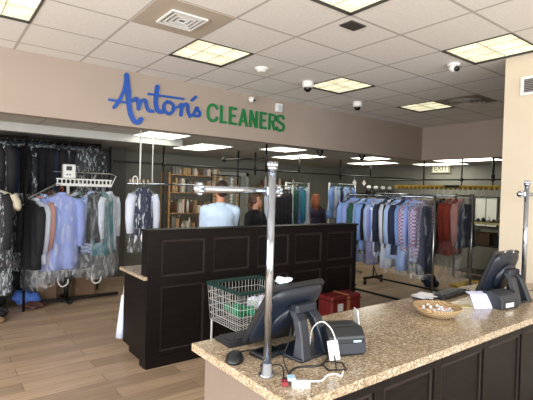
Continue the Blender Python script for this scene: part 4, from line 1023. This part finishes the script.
# floor clutter under right racks
for k, (x, y, r_, c, lb) in enumerate([(7.3, 4.5, (.25, .2, .16), 'navy', 'navy laundry bundle under the rear rack'), (7.6, 3.9, (.22, .18, .14), 'tan', 'tan laundry bundle under the rear rack near the pillar')]):
    cloth_heap('laundry_bundle', lb, F[c], (x, y, r_[2]*.7), r_, 40+k, 9, 'laundry under the right racks', 'laundry')
tag(one(lambda b: [b.box(7.75, 8.6, 3.2, 4.4, .0, .035, .005)], 'yellow_pallet', ylw), 'low yellow platform on the floor behind the rear rack', 'platform')
# desk and computer screens where staff work (behind the partition)
t = thing('work_table', 'pale work table between the staff behind the partition', 'table', (3.7, 6.35, 0))
b = MB(); b.box(-.75, .55, -.3, .3, .88, .92, .004); b.build('tabletop', mat('pale_laminate', 'b9b4a6', .5), t)
for sx in (-.7, .5):
    for sy in (-.26, .26):
        b = MB(); b.box(sx-.02, sx+.02, sy-.02, sy+.02, 0, .88); b.build('leg', steel, t)

# ------------------------------------------------------------------ people
def fuse(b, name, m, parent, vox, it=3):
    o = b.build(name, m, parent)
    r = o.modifiers.new('r', 'REMESH'); r.mode = 'VOXEL'; r.voxel_size = vox
    s_ = o.modifiers.new('s', 'SMOOTH'); s_.iterations = it; s_.factor = .5
    bake(o, 1); o.data.materials.clear(); o.data.materials.append(m); return o
def chain(b, P, n=12):
    for (p, q) in zip(P, P[1:]): b.capsule(p[:3], q[:3], p[3], q[3], n)
def person(label, loc, rz, H, top_m, leg_m, hair_m, hairstyle, armsJ, head_turn=0, female=False, collar=None):
    """faces -Y in its own frame"""
    t = thing('person', label, 'person', loc, rz); k = H/1.78
    def S3(p): return (p[0]*k, p[1]*k, p[2]*k)
    sw = .175 if female else .20
    b = MB()
    # trunk, neck, head
    b.ell(S3((0, 0, .98)), S3((.155, .10, .13))); b.ell(S3((0, 0, 1.15)), S3((.125, .09, .16))); b.ell(S3((0, .005, 1.32)), S3((sw*.85, .105, .15)))
    chain(b, [(*S3((0, .01, 1.42)), .06*k), (*S3((0, -.005, 1.56)), .055*k)])
    HT = Matrix.Translation(S3((0, -.01, 1.655))) @ Matrix.Rotation(head_turn, 4, 'Z')
    def hd(p): return HT @ Vector(S3(p))
    hr = Matrix.Rotation(head_turn, 4, 'Z')
    b.ell(hd((0, .012, .025)), S3((.076, .092, .098)), 20, hr); b.ell(hd((0, -.03, -.045)), S3((.052, .055, .065)), 16, hr)
    b.ell(hd((0, -.075, -.09)), S3((.022, .018, .018)), 12, hr)
    chain(b, [(*hd((0, -.082, .015)), .008*k), (*hd((0, -.098, -.02)), .0115*k)]); b.ell(hd((0, -.083, -.052)), S3((.026, .012, .012)), 12, hr)
    for sx in (-1, 1):
        b.ell(hd((sx*.076, .012, -.005)), S3((.012, .02, .034)), 12, hr); b.ell(hd((sx*.042, -.055, -.015)), S3((.022, .018, .02)), 10, hr)
        chain(b, [(*S3((sx*.05, 0, .95)), .085*k), (*S3((sx*.095, 0, .88)), .085*k), (*S3((sx*.10, -.01, .50)), .055*k), (*S3((sx*.105, .01, .10)), .038*k), (*S3((sx*.11, -.10, .045)), .035*k)])
        sh, el, wr = armsJ[0 if sx < 0 else 1]
        sh = (sx*sw, .0, 1.40)
        chain(b, [(*S3((sx*.08, 0, 1.42)), .055*k), (*S3(sh), .052*k), (*S3(el), .038*k), (*S3(wr), .026*k)])
        w_ = Vector(S3(wr)); dr = (Vector(S3(wr))-Vector(S3(el))).normalized(); side = Vector((1, 0, 0)); side = (side-dr*side.dot(dr)).normalized(); nrm = dr.cross(side)
        pc_ = w_+dr*.045*k
        for q in range(4): b.capsule(w_+side*(q-1.5)*.008*k, w_+dr*.088*k+side*(q-1.5)*.021*k, .014*k, .011*k, 8)
        dn = Vector((0, 0, -1))
        for q in range(4):
            ln = (.038, .044, .042, .032)[q]*k; base = w_+dr*.088*k+side*(q-1.5)*.021*k
            p1 = base+dr*ln; p2 = p1+(dr*.6+dn*.8).normalized()*ln*.8
            b.capsule(base, p1, .010*k, .009*k, 8); b.capsule(p1, p2, .009*k, .0075*k, 8)
        th0 = w_+dr*.025*k-side*sx*.022*k; th1 = th0+(dr*.7-side*sx*.7).normalized()*.04*k; th2 = th1+(dr*.95-side*sx*.2+dn*.2).normalized()*.03*k
        b.capsule(th0, th1, .013*k, .011*k, 8); b.capsule(th1, th2, .011*k, .009*k, 8)
    fuse(b, 'body', skin_m, t, .0085)
    # clothes
    b = MB()
    b.ell(S3((0, 0, 1.02)), S3((.185, .13, .15))); b.ell(S3((0, 0, 1.17)), S3((.195 if not female else .155, .135 if not female else .118, .2))); b.ell(S3((0, .008, 1.33)), S3((sw*1.0, .128, .15)))
    b.capsule(S3((-.1, .012, 1.43)), S3((.1, .012, 1.43)), .062*k, .062*k)
    for sx in (-1, 1):
        sh, el, wr = armsJ[0 if sx < 0 else 1]; sh = (sx*sw, .0, 1.395); w2 = Vector(el).lerp(Vector(wr), .9)
        chain(b, [(*S3((sx*.09, 0, 1.41)), .07*k), (*S3(sh), .072*k), (*S3(el), .056*k), (*S3(w2), .043*k)])
    fuse(b, 'shirt' if not female else 'jacket', top_m, t, .012, 5)
    b = MB(); b.lathe([(.070*k, 1.455*k), (.062*k, 1.50*k), (.066*k, 1.502*k), (.078*k, 1.45*k)], 22, (0, .01*k, 0)); b.build('collar', collar or top_m, t, True)
    b = MB(); b.ell(S3((0, 0, .95)), S3((.172, .12, .12)))
    for sx in (-1, 1): chain(b, [(*S3((sx*.07, 0, .93)), .095*k), (*S3((sx*.10, 0, .82)), .092*k), (*S3((sx*.10, -.01, .50)), .068*k), (*S3((sx*.105, .01, .11)), .058*k)])
    fuse(b, 'trousers', leg_m, t, .014)
    for sx in (-1, 1):
        b = MB(); b.capsule(S3((sx*.11, .03, .045)), S3((sx*.12, -.16, .035)), .045*k, .035*k); g = b.bm.verts
        for v in g: v.co.z = max(v.co.z, 0)
        b.build('shoe', blkplas, t, True)
    # face details
    for sx in (-1, 1):
        b = MB(); b.ell(hd((sx*.031, -.080, .012)), S3((.012, .006, .007)), 10, hr); b.build('eye', white_m, t, True)
        b = MB(); b.ell(hd((sx*.031, -.0865, .012)), S3((.0055, .003, .0055)), 8, hr); b.build('iris', blkplas, t, True)
        b = MB(); b.tube([hd((sx*.016, -.089, .032)), hd((sx*.034, -.088, .036)), hd((sx*.05, -.074, .03))], .0035*k, 6); b.build('eyebrow', hair_m, t, True)
    b = MB(); b.ell(hd((0, -.0935, -.052)), S3((.022, .006, .006)), 10, hr); b.build('lips', mat('lip_tone', '9c5350', .5), t, True)
    # hair
    b = MB()
    b.ell(hd((0, .03, .05)), S3((.088, .092, .088)), 18, hr); b.ell(hd((0, .055, .0)), S3((.08, .062, .085)), 16, hr); b.ell(hd((0, -.02, .098)), S3((.066, .066, .04)), 14, hr)
    if hairstyle == 'tied':
        b.ell(hd((0, .06, -.045)), S3((.055, .05, .07)), 14, hr); chain(b, [(*hd((0, .11, .0)), .03*k), (*hd((0, .13, -.08)), .028*k), (*hd((0, .10, -.17)), .015*k)])
        for sx in (-1, 1): b.ell(hd((sx*.062, .01, .0)), S3((.026, .05, .06)), 12, hr)
    if hairstyle == 'long':
        for sx in (-1, 1):
            chain(b, [(*hd((sx*.066, .0, .03)), .038*k), (*hd((sx*.082, .01, -.09)), .036*k), (*hd((sx*.085, .0, -.2)), .024*k)])
        chain(b, [(*hd((0, .06, -.02)), .075*k), (*hd((0, .085, -.12)), .075*k), (*hd((0, .09, -.24)), .05*k)])
    fuse(b, 'hair', hair_m, t, .009, 2)
    return t
work = [((-.2, 0, 1.4), (-.205, -.12, 1.15), (-.13, -.33, 1.12)), ((.2, 0, 1.4), (.205, -.12, 1.15), (.13, -.33, 1.12))]
work2 = [((-.18, 0, 1.4), (-.23, -.02, 1.14), (-.10, -.24, 1.12)), ((.18, 0, 1.4), (.23, -.06, 1.15), (.12, -.26, 1.16))]
shirt_b = fab('sky_blue_shirt', 'c0d6ee', .06)
person('man in a pale blue shirt seen from behind, dark hair, working behind the partition', (3.05, 5.0, 0), math.radians(180-22), 1.80, shirt_b, F['navy'], hair_dark, 'short', work, head_turn=math.radians(20))
person('woman in a black jacket with brown tied hair facing right, behind the partition', (4.08, 5.62, 0), math.radians(15), 1.65, F['black'], F['black'], hair_brown, 'tied', work2, head_turn=.35, female=True, collar=F['black'])
person('person with long auburn hair and dark plum jacket among the rear garment racks', (6.72, 7.0, 0), math.radians(155), 1.66, fab('dark_plum_cotton', '2a2238'), F['navy'], hair_red, 'long', work2, female=True)
# white garment being held by the woman
t = garment('shirt', F['white'], 'white shirt on the hook rail in front of the woman in black', 'garments hung behind the partition', (4.76, 6.05, 1.79-.0), .5, L=.8, w=.2, var=2, bag=bag_clear)

# ------------------------------------------------------------------ camera, world, lights
f, yaw, pitch, roll = 436.5, .6528, -.0179, .0279
cy, sy_ = math.cos(yaw), math.sin(yaw)
Fw = Vector((sy_*math.cos(pitch), cy*math.cos(pitch), math.sin(pitch))); Rt = Vector((cy, -sy_, 0)); Up = Rt.cross(Fw)
R2 = Rt*math.cos(roll)+Up*math.sin(roll); U2 = -Rt*math.sin(roll)+Up*math.cos(roll)
cam = bpy.data.cameras.new('camera'); co = bpy.data.objects.new('camera', cam); COL.objects.link(co)
cam.sensor_fit = 'HORIZONTAL'; cam.sensor_width = 36; cam.lens = f*36/533; cam.clip_start = .05
Mx = Matrix.Identity(4)
for i, a in enumerate((R2, U2, -Fw)):
    for r in range(3): Mx[r][i] = a[r]
Mx.translation = (0, 0, 1.67); co.matrix_world = Mx
sc.camera = co

w = bpy.data.worlds.new('world'); sc.world = w; w.use_nodes = True
bg = w.node_tree.nodes['Background']; sk = w.node_tree.nodes.new('ShaderNodeTexSky'); sk.sky_type = 'HOSEK_WILKIE'; sk.sun_direction = (-.5, -.6, .6); sk.turbidity = 4
w.node_tree.links.new(sk.outputs[0], bg.inputs[0]); bg.inputs[1].default_value = 1.0

def area(name, loc, rot, sx, sy, e, c):
    l = bpy.data.lights.new(name, 'AREA'); l.shape = 'RECTANGLE'; l.size = sx; l.size_y = sy; l.energy = e; l.color = c
    o = bpy.data.objects.new(name, l); COL.objects.link(o); o.location = loc; o.rotation_euler = rot; return o
area('window_daylight_left', (-2.95, .9, 1.6), (0, math.radians(-62), 0), 2.1, 6.8, 520, (1, .98, .96))
area('window_daylight_front', (.65, -2.95, 1.45), (math.radians(62), 0, 0), 6.6, 2.4, 460, (.93, .97, 1))

sc.view_settings.view_transform = 'Standard'; sc.view_settings.look = 'None'; sc.view_settings.gamma = 1; sc.view_settings.use_curve_mapping = False
sc.view_settings.exposure = 0.0
